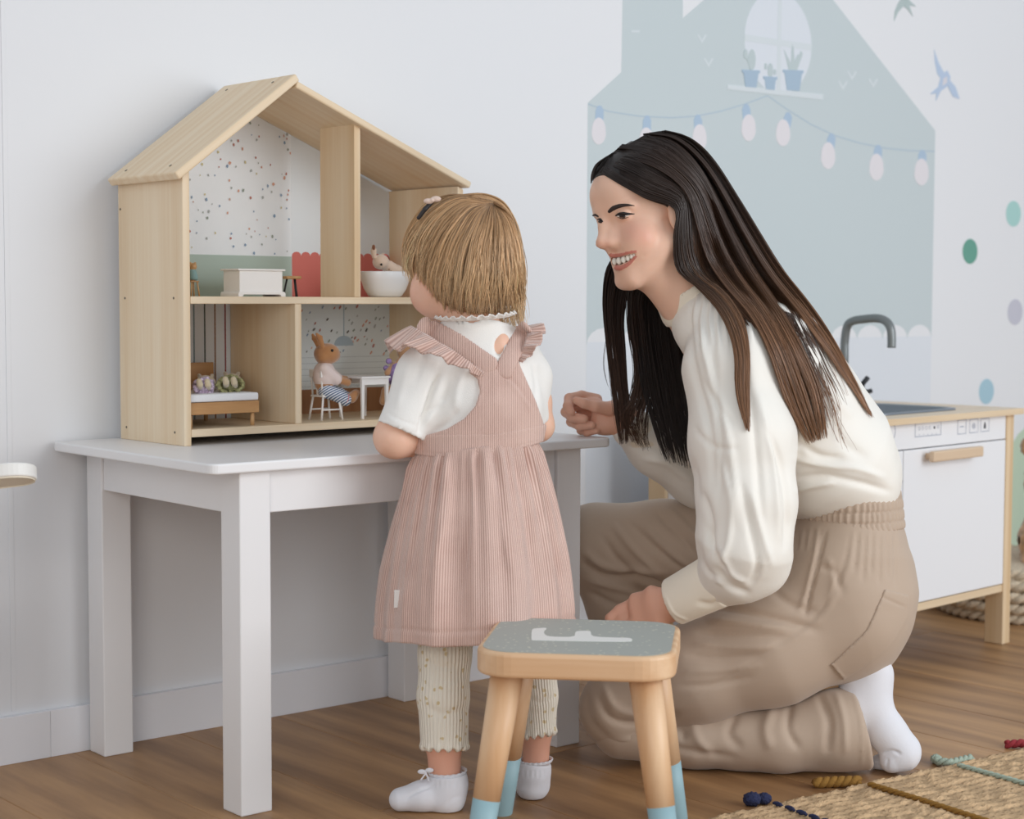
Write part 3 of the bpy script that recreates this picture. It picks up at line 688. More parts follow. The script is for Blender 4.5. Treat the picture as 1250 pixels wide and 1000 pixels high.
def surface_nets(prims, axs, post=None):
    B = 8
    xs, ys, zs = [np.asarray(a, float) for a in axs]
    def pad(a):
        n = (-len(a)) % B
        return np.concatenate([a, a[-1]+(a[-1]-a[-2])*np.arange(1, n+1)])
    xs, ys, zs = pad(xs), pad(ys), pad(zs); nx, ny, nz = len(xs), len(ys), len(zs)
    cx, cy, cz = [a.reshape(-1, B).mean(1) for a in (xs, ys, zs)]
    hx, hy, hz = [(a.reshape(-1, B)[:, -1]-a.reshape(-1, B)[:, 0])/2+np.max(np.diff(a)) for a in (xs, ys, zs)]
    G = np.stack(np.meshgrid(cx, cy, cz, indexing='ij'), -1).reshape(-1, 3)
    H = np.stack(np.meshgrid(hx, hy, hz, indexing='ij'), -1).reshape(-1, 3)
    rad = np.sqrt((H*H).sum(1))
    cd = ev(prims, G)
    act = np.abs(cd) < rad*1.35+.006
    D = np.where(cd < 0, -1., 1.).astype(np.float32).reshape(len(cx), len(cy), len(cz)).repeat(B, 0).repeat(B, 1).repeat(B, 2)
    ids = np.nonzero(act)[0]; ii, jj, kk = np.unravel_index(ids, (len(cx), len(cy), len(cz)))
    D4 = D.reshape(len(cx), B, len(cy), B, len(cz), B)
    for s in range(0, len(ids), 256):
        i, j, k = ii[s:s+256], jj[s:s+256], kk[s:s+256]
        X = xs.reshape(-1, B)[i][:, :, None, None]+np.zeros((1, 1, B, B)); Y = ys.reshape(-1, B)[j][:, None, :, None]+np.zeros((1, B, 1, B)); Z = zs.reshape(-1, B)[k][:, None, None, :]+np.zeros((1, B, B, 1))
        P = np.stack([X, Y, Z], -1).reshape(-1, 3)
        # primitives near this chunk only
        lo, hi = P.min(0), P.max(0); cc = (lo+hi)/2
        near = [p for p in prims if p.op == 'i' or np.all(np.abs(p.c-cc) < (hi-lo)/2+p.r+.06)]
        D4[i, :, j, :, k, :] = ev(near, P, .05).reshape(-1, B, B, B)
    S = D < 0
    mixed = np.zeros((nx-1, ny-1, nz-1), np.int8)
    for a in (0, 1):
        for b in (0, 1):
            for c in (0, 1): mixed += S[a:nx-1+a, b:ny-1+b, c:nz-1+c]
    ci, cj, ck = np.nonzero((mixed > 0) & (mixed < 8))
    del mixed
    idx = np.full((nx-1, ny-1, nz-1), -1, np.int32); idx[ci, cj, ck] = np.arange(len(ci))
    acc = np.zeros((len(ci), 3)); cnt = np.zeros(len(ci))
    corners = [(a, b, c) for a in (0, 1) for b in (0, 1) for c in (0, 1)]
    for p in corners:
        for q in corners:
            if sum(abs(u-v) for u, v in zip(p, q)) != 1 or p > q: continue
            d0 = D[ci+p[0], cj+p[1], ck+p[2]]; d1 = D[ci+q[0], cj+q[1], ck+q[2]]
            m = (d0 < 0) != (d1 < 0); t = np.where(m, d0/np.where(m, d0-d1, 1), 0)
            P0 = np.stack([xs[ci+p[0]], ys[cj+p[1]], zs[ck+p[2]]], 1); P1 = np.stack([xs[ci+q[0]], ys[cj+q[1]], zs[ck+q[2]]], 1)
            acc += np.where(m[:, None], P0+(P1-P0)*t[:, None], 0); cnt += m
    V = acc/cnt[:, None]
    quads = []
    for ax in range(3):
        sl0 = [slice(None)]*3; sl1 = [slice(None)]*3; sl0[ax] = slice(0, -1); sl1[ax] = slice(1, None)
        A, Bm = S[tuple(sl0)], S[tuple(sl1)]; e = np.stack(np.nonzero(A != Bm), 1)
        o1, o2 = [k for k in range(3) if k != ax]
        e = e[(e[:, o1] > 0) & (e[:, o2] > 0) & (e[:, o1] < S.shape[o1]-1) & (e[:, o2] < S.shape[o2]-1)]
        inside = S[e[:, 0], e[:, 1], e[:, 2]]
        def at(da, db):
            f = e.copy(); f[:, o1] -= da; f[:, o2] -= db; return idx[f[:, 0], f[:, 1], f[:, 2]]
        q = np.stack([at(1, 1), at(0, 1), at(0, 0), at(1, 0)], 1)
        flip = inside if ax != 1 else ~inside
        q[~flip] = q[~flip][:, ::-1]; quads.append(q)
    return V, np.concatenate(quads)
def vnormals(V, Q):
    n = np.cross(V[Q[:, 2]]-V[Q[:, 0]], V[Q[:, 3]]-V[Q[:, 1]]); out = np.zeros_like(V)
    for k in range(4):
        for c in range(3): out[:, c] += np.bincount(Q[:, k], n[:, c], len(V))
    return out/(np.linalg.norm(out, axis=1, keepdims=True)+1e-12)
def relax(V, Q, it=1, f=.5, w=None):
    for _ in range(it):
        s = np.zeros_like(V); c = np.zeros(len(V))
        for a, b in ((0, 1), (1, 2), (2, 3), (3, 0)):
            for u, v in ((a, b), (b, a)):
                for d in range(3): s[:, d] += np.bincount(Q[:, u], V[Q[:, v], d], len(V))
                c += np.bincount(Q[:, u], minlength=len(V))
        m = s/np.maximum(c, 1)[:, None]; ff = f if w is None else (f*w)[:, None]
        V = V+(m-V)*ff
    return V
def quad_mesh(name, V, Q, cols=None, sm=True):
    me = bpy.data.meshes.new(name); me.vertices.add(len(V)); me.vertices.foreach_set('co', np.asarray(V, np.float32).ravel())
    k = Q.shape[1]
    me.loops.add(Q.size); me.loops.foreach_set('vertex_index', Q.astype(np.int32).ravel()); me.polygons.add(len(Q))
    me.polygons.foreach_set('loop_start', np.arange(0, Q.size, k, dtype=np.int32)); me.polygons.foreach_set('loop_total', np.full(len(Q), k, np.int32))
    me.update(calc_edges=True)
    if cols is not None:
        a = me.color_attributes.new('Col', 'FLOAT_COLOR', 'POINT'); c = np.ones((len(V), 4), np.float32); c[:, :3] = cols; a.data.foreach_set('color', c.ravel())
    if sm: me.polygons.foreach_set('use_smooth', np.ones(len(Q), bool))
    me.validate(); return me
def pix(V): return np.stack([625+FPX*V[:, 0]/V[:, 2], 500-FPX*V[:, 1]/V[:, 2]], 1)
def seg_dist(p, poly):
    """distance to polyline in pixels, and parameter 0..1"""
    poly = np.asarray(poly, float); best = np.full(len(p), 1e9); par = np.zeros(len(p)); n = len(poly)-1
    for i in range(n):
        a, b = poly[i], poly[i+1]; e = b-a; h = np.clip((p-a)@e/(e@e+1e-9), 0, 1); d = np.sqrt((((p-a)-h[:, None]*e)**2).sum(1)); m = d < best; best[m] = d[m]; par[m] = (i+h[m])/n
    return best, par
def curve_px(pts, n=6):
    """catmull-rom through pixel points"""
    P = np.asarray(pts, float)
    if len(P) < 3: return P
    Q = np.vstack([2*P[0]-P[1], P, 2*P[-1]-P[-2]]); out = []
    for i in range(1, len(Q)-2):
        for t in np.linspace(0, 1, n, endpoint=False):
            out.append(.5*((2*Q[i])+(-Q[i-1]+Q[i+1])*t+(2*Q[i-1]-5*Q[i]+4*Q[i+1]-Q[i+2])*t*t+(-Q[i-1]+3*Q[i]-3*Q[i+1]+Q[i+2])*t**3))
    out.append(P[-1]); return np.array(out)
def strokes(V, Q, items, front=True):
    """sculpt folds: items = (pixel polyline, width px, height m [+ ridge, - groove], [depth min, depth max])"""
    Nn = vnormals(V, Q); p = pix(V); face = np.clip(-(Nn*(V/np.linalg.norm(V, axis=1, keepdims=True))).sum(1)*2.0, 0, 1) if front else np.ones(len(V))
    disp = np.zeros(len(V))
    for it in items:
        pl = curve_px(it[0]); w, amp = it[1], it[2]; lo, hi = pl.min(0)-3*w, pl.max(0)+3*w
        m = (p[:, 0] > lo[0]) & (p[:, 0] < hi[0]) & (p[:, 1] > lo[1]) & (p[:, 1] < hi[1]) & (face > 0)
        if len(it) > 3: m &= (V[:, 2] > it[3]) & (V[:, 2] < it[4])
        m = np.nonzero(m)[0]
        if not len(m): continue
        d, t = seg_dist(p[m], pl); taper = np.clip(np.minimum(t, 1-t)*5, 0, 1)**.7*.85+.15 if len(it) < 6 else 1
        disp[m] += amp*np.exp(-(d/w)**2)*taper
    return V+Nn*(disp*face)[:, None]
def cam_obj(name, V, Q, mat, parent, cols=None, floor_z=None):
    W_ = to_world(V)
    if floor_z is not None: W_[:, 2] = np.maximum(W_[:, 2], floor_z)
    pl = np.array(parent.location) if parent is not None else np.zeros(3)
    return link(name, quad_mesh(name, W_-pl, Q[:, ::-1], cols), mat, parent)
def grid(lo, hi, h): return [np.arange(lo[k], hi[k]+h, h) for k in range(3)]
def dense(lo, hi, h, bands):
    """1d axis with spacing h, refined to hb inside bands [(a, b, hb)]"""
    out = [lo]
    while out[-1] < hi:
        x = out[-1]; s = h
        for a, b, hb in bands:
            if a-2*h < x < b: s = min(s, hb if x > a-hb else max(hb, min(h, (a-x)*.5+hb)))
        out.append(x+s)
    return np.array(out)
def attr_mat(name, rough=.5, sss=0, bump=0, bscale=300, sheen=0, spec=.4, attr='Col'):
    m = plain(name, (200, 200, 200), rough, bump=bump, bscale=bscale, sheen=sheen, sss=sss, spec=spec); nt = m.node_tree; b = nt.nodes['Principled BSDF']
    a = N(nt, 'ShaderNodeAttribute'); a.attribute_name = attr; nt.links.new(a.outputs['Color'], b.inputs['Base Color']); return m
def L3(c): return np.array(lin(c)[:3])
def fbm(P, s, seed=0, n=3):
    """cheap smooth pseudo noise in -1..1 from summed sines"""
    r = np.random.RandomState(seed); o = np.zeros(len(P)); a = 1.0; tot = 0
    for k in range(n):
        for _ in range(3):
            d = r.normal(size=3); d /= np.linalg.norm(d); o += a*np.sin(P@d*s*2**k+r.uniform(0, 6.28)); tot += a*.7
        a *= .55
    return o/tot

def march(px, py, prims, w0=2.2, it=50, skin=0.0):
    """first surface hit along the photo rays (px, py arrays); returns depth w (nan when missed)"""
    px = np.atleast_1d(np.asarray(px, float)); py = np.atleast_1d(np.asarray(py, float))
    D = np.stack([(px-625)/FPX, (500-py)/FPX, np.ones(len(px))], 1); L = np.linalg.norm(D, axis=1); w = np.full(len(px), w0); d = np.ones(len(px))
    for _ in range(it):
        d = ev(prims, D*w[:, None])-skin; w = w+np.clip(d, -.02, .3)*.85/L
        if np.abs(d).max() < 1e-4: break
    w[(d > .004) | (w > 4)] = np.nan; return w
def interp_nan(w, fallback):
    w = np.array(w, float); ok = ~np.isnan(w)
    if not ok.any(): return np.full(len(w), fallback)
    return np.interp(np.arange(len(w)), np.nonzero(ok)[0], w[ok])
def resample(P, n):
    P = np.asarray(P, float); s = np.concatenate([[0], np.cumsum(np.linalg.norm(np.diff(P[:, :2], axis=0), axis=1))]); t = np.linspace(0, s[-1], n)
    return np.stack([np.interp(t, s, P[:, k]) for k in range(P.shape[1])], 1)
def ribbons(name, C, R, mat, parent, cols, sides=3):
    """many thin tubes at once: C (n, m, 3) camera-frame centre lines, R (n, m) radii, cols (n, m, 3)"""
    n, m, _ = C.shape; T = np.gradient(C, axis=1); T /= np.linalg.norm(T, axis=2, keepdims=True)+1e-12
    view = C/np.linalg.norm(C, axis=2, keepdims=True); X = np.cross(T, view); X /= np.linalg.norm(X, axis=2, keepdims=True)+1e-12; Y = np.cross(T, X)
    V = np.stack([C+(X*math.cos(2*math.pi*k/sides+.5)+Y*math.sin(2*math.pi*k/sides+.5))*R[..., None] for k in range(sides)], 2)   # n m s 3
    I = np.arange(n*m*sides).reshape(n, m, sides); J = np.roll(I, -1, 2)
    Q = np.stack([I[:, :-1], J[:, :-1], J[:, 1:], I[:, 1:]], -1).reshape(-1, 4)
    cc = np.repeat(cols[:, :, None, :], sides, 2).reshape(-1, 3)
    return cam_obj(name, V.reshape(-1, 3), Q, mat, parent, cc)
def hair_group(left, right, n, m, prims, seed, off=.004, jit=2.0, depth=.010, fall=None, clump=6, wave=0.0, wmin=None, zlo=None, fr=None):
    """strands between two boundary pixel polylines, laid on the surface below; returns centre lines (n, m, 3) and depth layer (n,)"""
    r = np.random.RandomState(seed); Lp = curve_px(left, 8); Rp = curve_px(right, 8); ng = 7
    G = []
    for g in range(ng):
        f = g/(ng-1); p = resample(resample(Lp, 60)*(1-f)+resample(Rp, 60)*f, 30)
        w = march(p[:, 0], p[:, 1], prims) if prims else np.full(30, np.nan)
        if fall is not None:
            fb = np.interp(np.linspace(0, 1, 30), np.linspace(0, 1, len(fall)), fall)
            w = np.where(np.isnan(w), fb, np.minimum(w, fb) if wmin is None else w)
        w = interp_nan(w, 2.6)-off
        # smooth the depth profile, never behind the surface
        for _ in range(6):
            ws = w.copy(); ws[1:-1] = (w[:-2]+w[1:-1]*2+w[2:])/4; w = np.minimum(w, ws)*.5+ws*.5
        G.append(np.column_stack([p, w]))
    G = np.array(G); f = r.uniform(0, 1, n) if fr is None else fr
    cl = r.uniform(0, 1, clump*6) if clump else f; near = cl[np.argmin(np.abs(f[:, None]-cl[None]), 1)] if clump else f
    t = np.linspace(0, 1, 30)
    fe = f[:, None]+(near-f)[:, None]*(.75*np.clip(t*1.25-.2, 0, 1)**1.5)[None]          # gather into locks towards the tips
    gi = np.clip(fe*(ng-1), 0, ng-1.001); i0 = gi.astype(int); fr_ = gi-i0
    S = G[i0, np.arange(30)[None]]*(1-fr_[..., None])+G[i0+1, np.arange(30)[None]]*fr_[..., None]
    lay = r.uniform(0, 1, n)**1.3
    ph = r.uniform(0, 6.28, (n, 1)); am = r.normal(0, 1, (n, 1))
    S[..., 0] += (am*jit*np.sin(t*5+ph)*(.3+t))+wave*np.sin(t*9+near[:, None]*40)*t
    S[..., 1] += r.normal(0, jit*.4, (n, 1)); S[..., 2] -= lay[:, None]*depth*(np.clip(t*7, 0, 1)*.35+.65*np.sin(np.pi*np.clip(t, 0, 1))**.5)-off*np.clip(1-t*8, 0, 1)*.8
    ln = 1-.30*r.uniform(0, 1, n)**1.3
    tt = np.linspace(0, 1, m); out = np.empty((n, m, 3))
    src = tt[None]*ln[:, None]*29; a = np.clip(src.astype(int), 0, 28); b = (src-a)[..., None]
    S2 = S[np.arange(n)[:, None], a]*(1-b)+S[np.arange(n)[:, None], a+1]*b
    out[..., 2] = S2[..., 2]; out[..., 0] = (S2[..., 0]-625)/FPX*S2[..., 2]; out[..., 1] = (500-S2[..., 1])/FPX*S2[..., 2]
    return out, lay, near
# ================================================================== toys in the dollhouse (built in photo-aligned metric space, then placed)
def hK(px, py, yl):
    x, z = hloc(px, py, yl); p = np.array(hpos(x, yl, z)); return from_world(p)
def toy(name, prims, h, mat, parent, cols=None):
    lo = np.min([p.c-p.r for p in prims if p.op == 'u'], 0)-.002; hi = np.max([p.c+p.r for p in prims if p.op == 'u'], 0)+.002
    V, Q = surface_nets(prims, grid(lo, hi, h)); return cam_obj(name, V, Q, mat, parent, None if cols is None else cols(V))
MM = .001
M_FLOCKB = plain('flock_brown', (176, 124, 78), .9, sheen=.7, bump=.3, bscale=900)
M_FLOCKT = plain('flock_tan', (190, 144, 104), .9, sheen=.7, bump=.3, bscale=900)
M_EYE = plain('toy_eye', (16, 14, 14), .15)
# ---- white spindle chair of the rabbit
yc = .052
x0, z0 = hloc(386, 509, yc-.018); x1, _ = hloc(409, 509, yc-.018)
fz = S1; sx0 = hloc(386.5, 483, yc)[0]; sx1 = hloc(408.5, 483, yc)[0]; sz = hloc(397, 482, yc)[1]-fz
cw = (sx1-sx0)/2; cxm = (sx0+sx1)/2; cd_ = .017
ch = thing('toy_chair', 'small white wooden toy chair under the brown rabbit', 'toy chair', hpos(cxm, yc, fz), HR_)
box('seat', (-cw, -cd_, sz-.003), (cw, cd_, sz), M_TOYW, ch, .0006)
for sx in (-1, 1):
    for sy in (-1, 1): tube('leg', [(sx*(cw-.003), sy*(cd_-.003), sz-.002), (sx*(cw+.003), sy*(cd_+.001), 0)], .0019, M_TOYW, ch, 8)
for sy in (-1, 1): tube('stretcher', [(-cw-.000, sy*(cd_-.001), sz*.42), (cw+.000, sy*(cd_-.001), sz*.42)], .0014, M_TOYW, ch, 8)
bzh = hloc(388, 451, yc)[1]-fz
for sy in (-1, 0, 1): tube('spindle', [(-cw+.002, sy*(cd_-.003), sz-.001), (-cw-.001, sy*(cd_-.003), bzh-.003)], .0016, M_TOYW, ch, 8)
box('top_rail', (-cw-.003, -cd_, bzh-.013), (-cw+.0005, cd_, bzh), M_TOYW, ch, .0008)
# ---- brown rabbit
yb = .050
def R_(px, py, dy=0): return hK(px, py, yb+dy)
rab = thing('toy_rabbit', 'brown flocked toy rabbit in pale pink shirt and striped trousers sitting on the white chair', 'toy rabbit', tuple(to_world(R_(398, 482))))
rw = R_(400, 440)[2]; u_ = rw/FPX   # metres per photo pixel here
hd = [ell(R_(399, 432), (16*u_, 13.2*u_, 13*u_), None, 'u', .002), ell(R_(407, 434), (8.4*u_, 8.2*u_, 9*u_), None, 'u', .004), ell(R_(395, 437), (9*u_, 8*u_, 12*u_), None, 'u', .004),
      *loft([R_(394, 424, -.006), R_(390, 412, -.006), R_(386.5, 407.5, -.006)], [3.2*u_, 3.6*u_, 1.6*u_], [2*u_, 2*u_, 1.2*u_], (1, 0, 0), .0015),
      *loft([R_(390, 425, .008), R_(384, 413, .008), R_(381.5, 408.5, .008)], [3.0*u_, 3.4*u_, 1.6*u_], [2*u_, 2*u_, 1.2*u_], (1, 0, 0), .0015)]
arms = [*chain([R_(398, 452, -.012), R_(410, 463, -.014), R_(424, 467, -.016)], [5.5*u_, 4.6*u_, 4.8*u_], .002), *chain([R_(400, 452, .012), R_(414, 462, .014), R_(425, 464, .016)], [5.5*u_, 4.6*u_, 4.8*u_], .002)]
feet = [*chain([R_(422, 487, -.008), R_(429, 486, -.008), R_(433, 481, -.008)], [6*u_, 6*u_, 5*u_], .002), *chain([R_(424, 486, .010), R_(431, 484, .010), R_(434, 480, .010)], [6*u_, 6*u_, 5*u_], .002)]
bodyr = [ell(R_(396, 462), (13*u_, 20*u_, 14*u_), None, 'u', .004), *chain([R_(398, 478, -.008), R_(422, 486, -.008)], [8*u_, 5*u_], .003), *chain([R_(398, 478, .010), R_(424, 485, .010)], [8*u_, 5*u_], .003)]
toy('body', hd+arms+feet+bodyr, .0008, M_FLOCKB, rab)
toy('shirt', [ell(R_(396, 459), (14.4*u_, 18.5*u_, 15.5*u_), None, 'u', .004), *chain([R_(396, 451, -.011), R_(410, 463, -.014)], [7.6*u_, 7.4*u_], .003), *chain([R_(398, 451, .012), R_(411, 462, .014)], [7.6*u_, 7.2*u_], .003), half(R_(397, 472), R_(400, 500)-R_(396, 472), 'i', .001)],
    .0008, plain('pale_pink_cotton', (226, 208, 202), .85, bump=.2, bscale=500), rab)
m, nt, b = new_mat('striped_cotton'); tc = N(nt, 'ShaderNodeTexCoord'); wv = N(nt, 'ShaderNodeTexWave'); wv.bands_direction = 'DIAGONAL'; wv.inputs['Scale'].default_value = 105
mp = N(nt, 'ShaderNodeMapping'); mp.inputs['Rotation'].default_value = (0, 1.25, .2); nt.links.new(tc.outputs['Object'], mp.inputs[0]); nt.links.new(mp.outputs[0], wv.inputs[0])
cr = N(nt, 'ShaderNodeValToRGB'); cr.color_ramp.elements[0].color = lin((72, 96, 132)); cr.color_ramp.elements[1].color = lin((222, 226, 232)); cr.color_ramp.elements[0].position = .42; cr.color_ramp.elements[1].position = .56
nt.links.new(wv.outputs[0], cr.inputs[0]); nt.links.new(cr.outputs[0], b.inputs['Base Color']); b.inputs['Roughness'].default_value = .85
tr = [*chain([R_(398, 477, -.008), R_(411, 482, -.009), R_(421, 488, -.010)], [9.5*u_, 8.2*u_, 8*u_], .003), *chain([R_(399, 477, .010), R_(413, 481, .011), R_(423, 486, .012)], [9.5*u_, 8.2*u_, 8*u_], .003)]
toy('trousers', tr, .0008, m, rab)
cuffn = R_(420, 487)-R_(399, 476); cuffn /= np.linalg.norm(cuffn)
for dy in (-.010, .012):
    c = R_(420.5 if dy < 0 else 422.5, 487.5 if dy < 0 else 485.5, dy); toy('cuff', [cone(c-cuffn*.0022, c+cuffn*.0022, 8.3*u_, 8.3*u_, 'u', .001), half(c+cuffn*.002, cuffn), half(c-cuffn*.002, -cuffn)], .0007, plain('cuff_red', (206, 110, 106), .85), rab)
_w = march([405.5], [428], hd, 2.3)[0]; c = K(405.5, 428, _w); toy('eye', [ell(c, (1.8*u_,)*3, None, 'u', 0)], .0004, M_EYE, rab); _e = c-R_(405.5, 428); c2 = R_(405.5, 428)-_e*.98; toy('eye', [ell(c2, (1.8*u_,)*3, None, 'u', 0)], .0004, M_EYE, rab)
c = R_(414.6, 430, -.001); toy('nose', [ell(c, (1.2*u_, 1*u_, 1.6*u_), None, 'u', 0)], .0004, plain('toy_nose', (120, 76, 56), .6), rab)
# ---- white toy table
yt = .045
xa, zt = hloc(441, 461, yt-.02); xb2, _ = hloc(474.5, 462, yt-.02)
tz = hloc(457, 459.5, yt-.02)[1]-fz; w2 = (xb2-xa)/2; cxm = (xa+xb2)/2
tt = thing('toy_table', 'small white toy table in front of the brown rabbit', 'toy table', hpos(cxm, yt+.012, fz), HR_)
d2 = .034
box('table_top', (-w2-.0015, -d2-.0015, tz-.0035), (w2+.0015, d2+.0015, tz), M_TOYW, tt, .0008)
box('apron', (-w2+.004, -d2+.002, tz-.014), (w2-.004, -d2+.004, tz-.0035), M_TOYW, tt, .0003); box('apron', (-w2+.004, d2-.004, tz-.014), (w2-.004, d2-.002, tz-.0035), M_TOYW, tt, .0003)
for sx in (-1, 1):
    for sy in (-1, 1):
        bm = bmesh.new(); r = bm_box(bm, (0, 0, 0), (.0058, .0058, tz-.0035), .0004, 1)
        for v in bm.verts:
            if v.co.z < 0: v.co.x *= .72; v.co.y *= .72
        link('leg', from_bm('leg', bm), M_TOYW, tt, (sx*(w2-.0035), sy*(d2-.0035), (tz-.0035)/2))
# ---- second doll behind the table: purple outfit on a brown stool
yd = .040
def D_(px, py, dy=0): return hK(px, py, yd+dy)
dx, dz = hloc(484, 480, yd); 
dst = thing('toy_bench', 'dark brown wooden toy seat under the purple dressed doll', 'toy chair', hpos(dx+.004, yd+.004, fz), HR_)
bh = hloc(486, 478.5, yd)[1]-fz; box('seat', (-.016, -.016, bh-.004), (.016, .016, bh), M_TOYWOOD, dst, .001)
for sx in (-1, 1):
    for sy in (-1, 1): box('leg', (sx*.012-.002, sy*.012-.002, 0), (sx*.012+.002, sy*.012+.002, bh-.004), M_TOYWOOD, dst, .0004)
dol = thing('toy_doll', 'flocked toy animal in purple frill outfit sitting behind the white toy table', 'toy animal', tuple(to_world(D_(484, 478))))
toy('body', [ell(D_(497, 430), (13*u_, 12*u_, 13*u_), None, 'u', .002), ell(D_(488, 458), (10*u_, 22*u_, 12*u_), None, 'u', .004), *chain([D_(484, 474), D_(471, 478), D_(468, 490)], [6.5*u_, 5.5*u_, 5*u_], .002), *chain([D_(484, 474, .015), D_(473, 477, .015), D_(471, 488, .015)], [6.5*u_, 5.5*u_, 5*u_], .002),
      *loft([D_(502, 420), D_(504, 410), D_(505, 402)], [2.6*u_, 2.6*u_, 1.2*u_], [2*u_, 2*u_, 1*u_], (1, 0, 0), .0015), *chain([D_(482, 446), D_(473, 455)], [4.5*u_, 4*u_], .002)], .0009, M_FLOCKT, dol)
rn = random.Random(3)
toy('outfit', [ell(D_(484, 456), (11*u_, 14*u_, 14*u_), None, 'u', .003)]+[ell(D_(474+rn.uniform(-3, 12), 441+k*4.2, rn.uniform(-.01, .01)), (rn.uniform(3, 5)*u_,)*3, None, 'u', .0015) for k in range(7)], .0009, plain('purple_cotton', (150, 128, 176), .85, bump=.4, bscale=400, var=.15, vscale=200), dol)
# ---- bed with two dolls lying in it
yb0 = .014
bx0 = HT+.003; bx1 = hloc(316.5, 495, yb0)[0]; rz1 = hloc(300, 489.5, yb0)[1]-fz; rz0 = hloc(300, 504, yb0)[1]-fz
bw = (bx1-bx0)/2; bed = thing('toy_bed', 'oak toy bed with white mattress in the lower left dollhouse room', 'toy bed', hpos((bx0+bx1)/2, yb0, fz), HR_)
bl = .150
M_TW2 = wood('toy_oak_long', (206, 160, 108), (174, 124, 76), 0, 50, .08)
box('foot_rail', (-bw, -.0, rz0), (bw, .005, rz1), M_TW2, bed, .001); box('head_rail', (-bw, bl-.005, rz0), (bw, bl, rz1), M_TW2, bed, .001)
for s in (-1, 1): box('side_rail', (s*bw-(.004 if s > 0 else 0), .005, rz0), (s*bw+(.004 if s < 0 else 0), bl-.005, rz1), M_TW2, bed, .001)
for sx in (-1, 1):
    for y in (.006, bl-.006): lathe('leg', [(0, 0), (.0034, 0), (.0034, rz0), (0, rz0)], wood('toy_oak_leg', (222, 180, 130), (190, 146, 98), 2, 50, .1), bed, (sx*(bw-.008), y+.002, 0), 12)
hx = hloc(261, 450, yb0+bl)[0]-(bx0+bx1)/2; hzt = hloc(250, 442.5, yb0+bl)[1]-fz
box('headboard', (-bw+.001, bl, rz0), (max(hx, bw*.55), bl+.005, hzt), M_TW2, bed, .001)
mz = hloc(280, 480.5, yb0)[1]-fz
bm = bmesh.new(); bm_box(bm, (0, 0, 0), (2*bw-.001, bl-.002, mz-rz1-.0004), .0028, 3)
link('mattress', from_bm('mattress', bm, True), plain('mattress_white', (236, 236, 238), .8, bump=.2, bscale=300), bed, (0, bl/2-.001, (mz+rz1)/2+.0004))
def lying(px, py, yl, name, label, dress, seed, u, wid):
    def B_(a, b, dy=0): return hK(px+a, py+b, yl+dy)
    t = thing(name, label, 'toy animal', tuple(to_world(B_(0, 8))))
    rn = random.Random(seed)
    ft = []
    for s in (-1, 1): ft += [*chain([B_(s*5+.5, 4, .02), B_(s*5, -1, .0), B_(s*5-1.0, -5, -.001)], [3.6*u, 3.7*u, 3.3*u], .001)]
    hl = B_(2, 0, .085)
    toy('body', ft+[*chain([B_(0, 2, .02), B_(0, 2, .05), B_(0, 1, .065)], [7*u, 9*u, 7*u], .004), ell(hl, (13*u, 12*u, 13*u), None, 'u', .003), *chain([B_(-4, -8, .095), B_(-6, -12, .11)], [3*u, 2.4*u], .002), *chain([B_(8, -8, .095), B_(10, -12, .11)], [3*u, 2.4*u], .002)], .0009, plain(name+'_flock', (214, 198, 168), .9, sheen=.6, bump=.3, bscale=800), t)
    dr = [ell(B_(0, 2, .03), (11*u, 9*u, 22*u), None, 'u', .003)]
    for k in range(26):
        a = k/26*6.283; rr = wid*u
        dr.append(ell(B_(math.cos(a)*wid*.92+rn.uniform(-1, 1), 1.5-math.sin(a)*9.4+rn.uniform(-1, 1), .014+rn.uniform(-.006, .010)), (rn.uniform(2.2, 3.6)*u, rn.uniform(2, 3.2)*u, 4*u), None, 'u', .0012))
    toy('dress', dr, .0009, plain(name+'_dress', dress, .9, bump=.5, bscale=500, var=.28, vscale=260), t)
lying(249, 470.5, .030, 'toy_lamb', 'cream footed toy animal in lavender ruffled dress lying on the left of the bed', (196, 178, 198), 1, u_, 12)
lying(281, 468, .034, 'toy_mouse', 'cream footed toy animal in olive green ruffled dress lying on the right of the bed', (148, 146, 104), 2, u_, 16)
# ---- deer toy lying in the bath
yb = .058
def E_(px, py, dy=0): return hK(px, py, yb+dy)
deer = thing('toy_fawn', 'cream toy fawn with one brown ear up lying in the white bathtub', 'toy animal', tuple(to_world(E_(468, 340))))
toy('body', [ell(E_(465, 320), (10.5*u_, 9.5*u_, 11*u_), None, 'u', .002), ell(E_(474, 325), (9*u_, 7*u_, 9*u_), None, 'u', .004), ell(E_(480, 331), (13*u_, 9*u_, 12*u_), None, 'u', .005),
      *loft([E_(457, 314), E_(456, 306), E_(456, 300)], [3*u_, 3.4*u_, 2*u_], [2*u_, 2*u_, 1.2*u_], (1, 0, 0), .0015), ell(E_(468, 313, .01), (4*u_, 4*u_, 4*u_), None, 'u', .002)], .0009, M_CREAM, deer)
toy('ear_inner', [ell(E_(456.2, 302, -.003), (2.0*u_, 3.4*u_, 1.6*u_), None, 'u', 0)], .0005, plain('ear_brown', (134, 86, 62), .9), deer)
toy('ear_inner', [ell(E_(470.5, 312, -.001), (2.4*u_, 2.2*u_, 2*u_), None, 'u', 0)], .0005, plain('ear_pink', (196, 110, 104), .9), deer)
toy('eye', [ell(E_(465.5, 323, -.0128), (1.5*u_,)*3, None, 'u', 0)], .0004, M_EYE, deer)
for a, b in ((475, 329), (478, 326.5), (481, 329.5), (477.5, 331)): toy('fur_spot', [ell(E_(a, b, -.0105), (1.0*u_,)*3, None, 'u', 0)], .0005, plain('fur_spot_brown', (170, 130, 104), .9), deer)
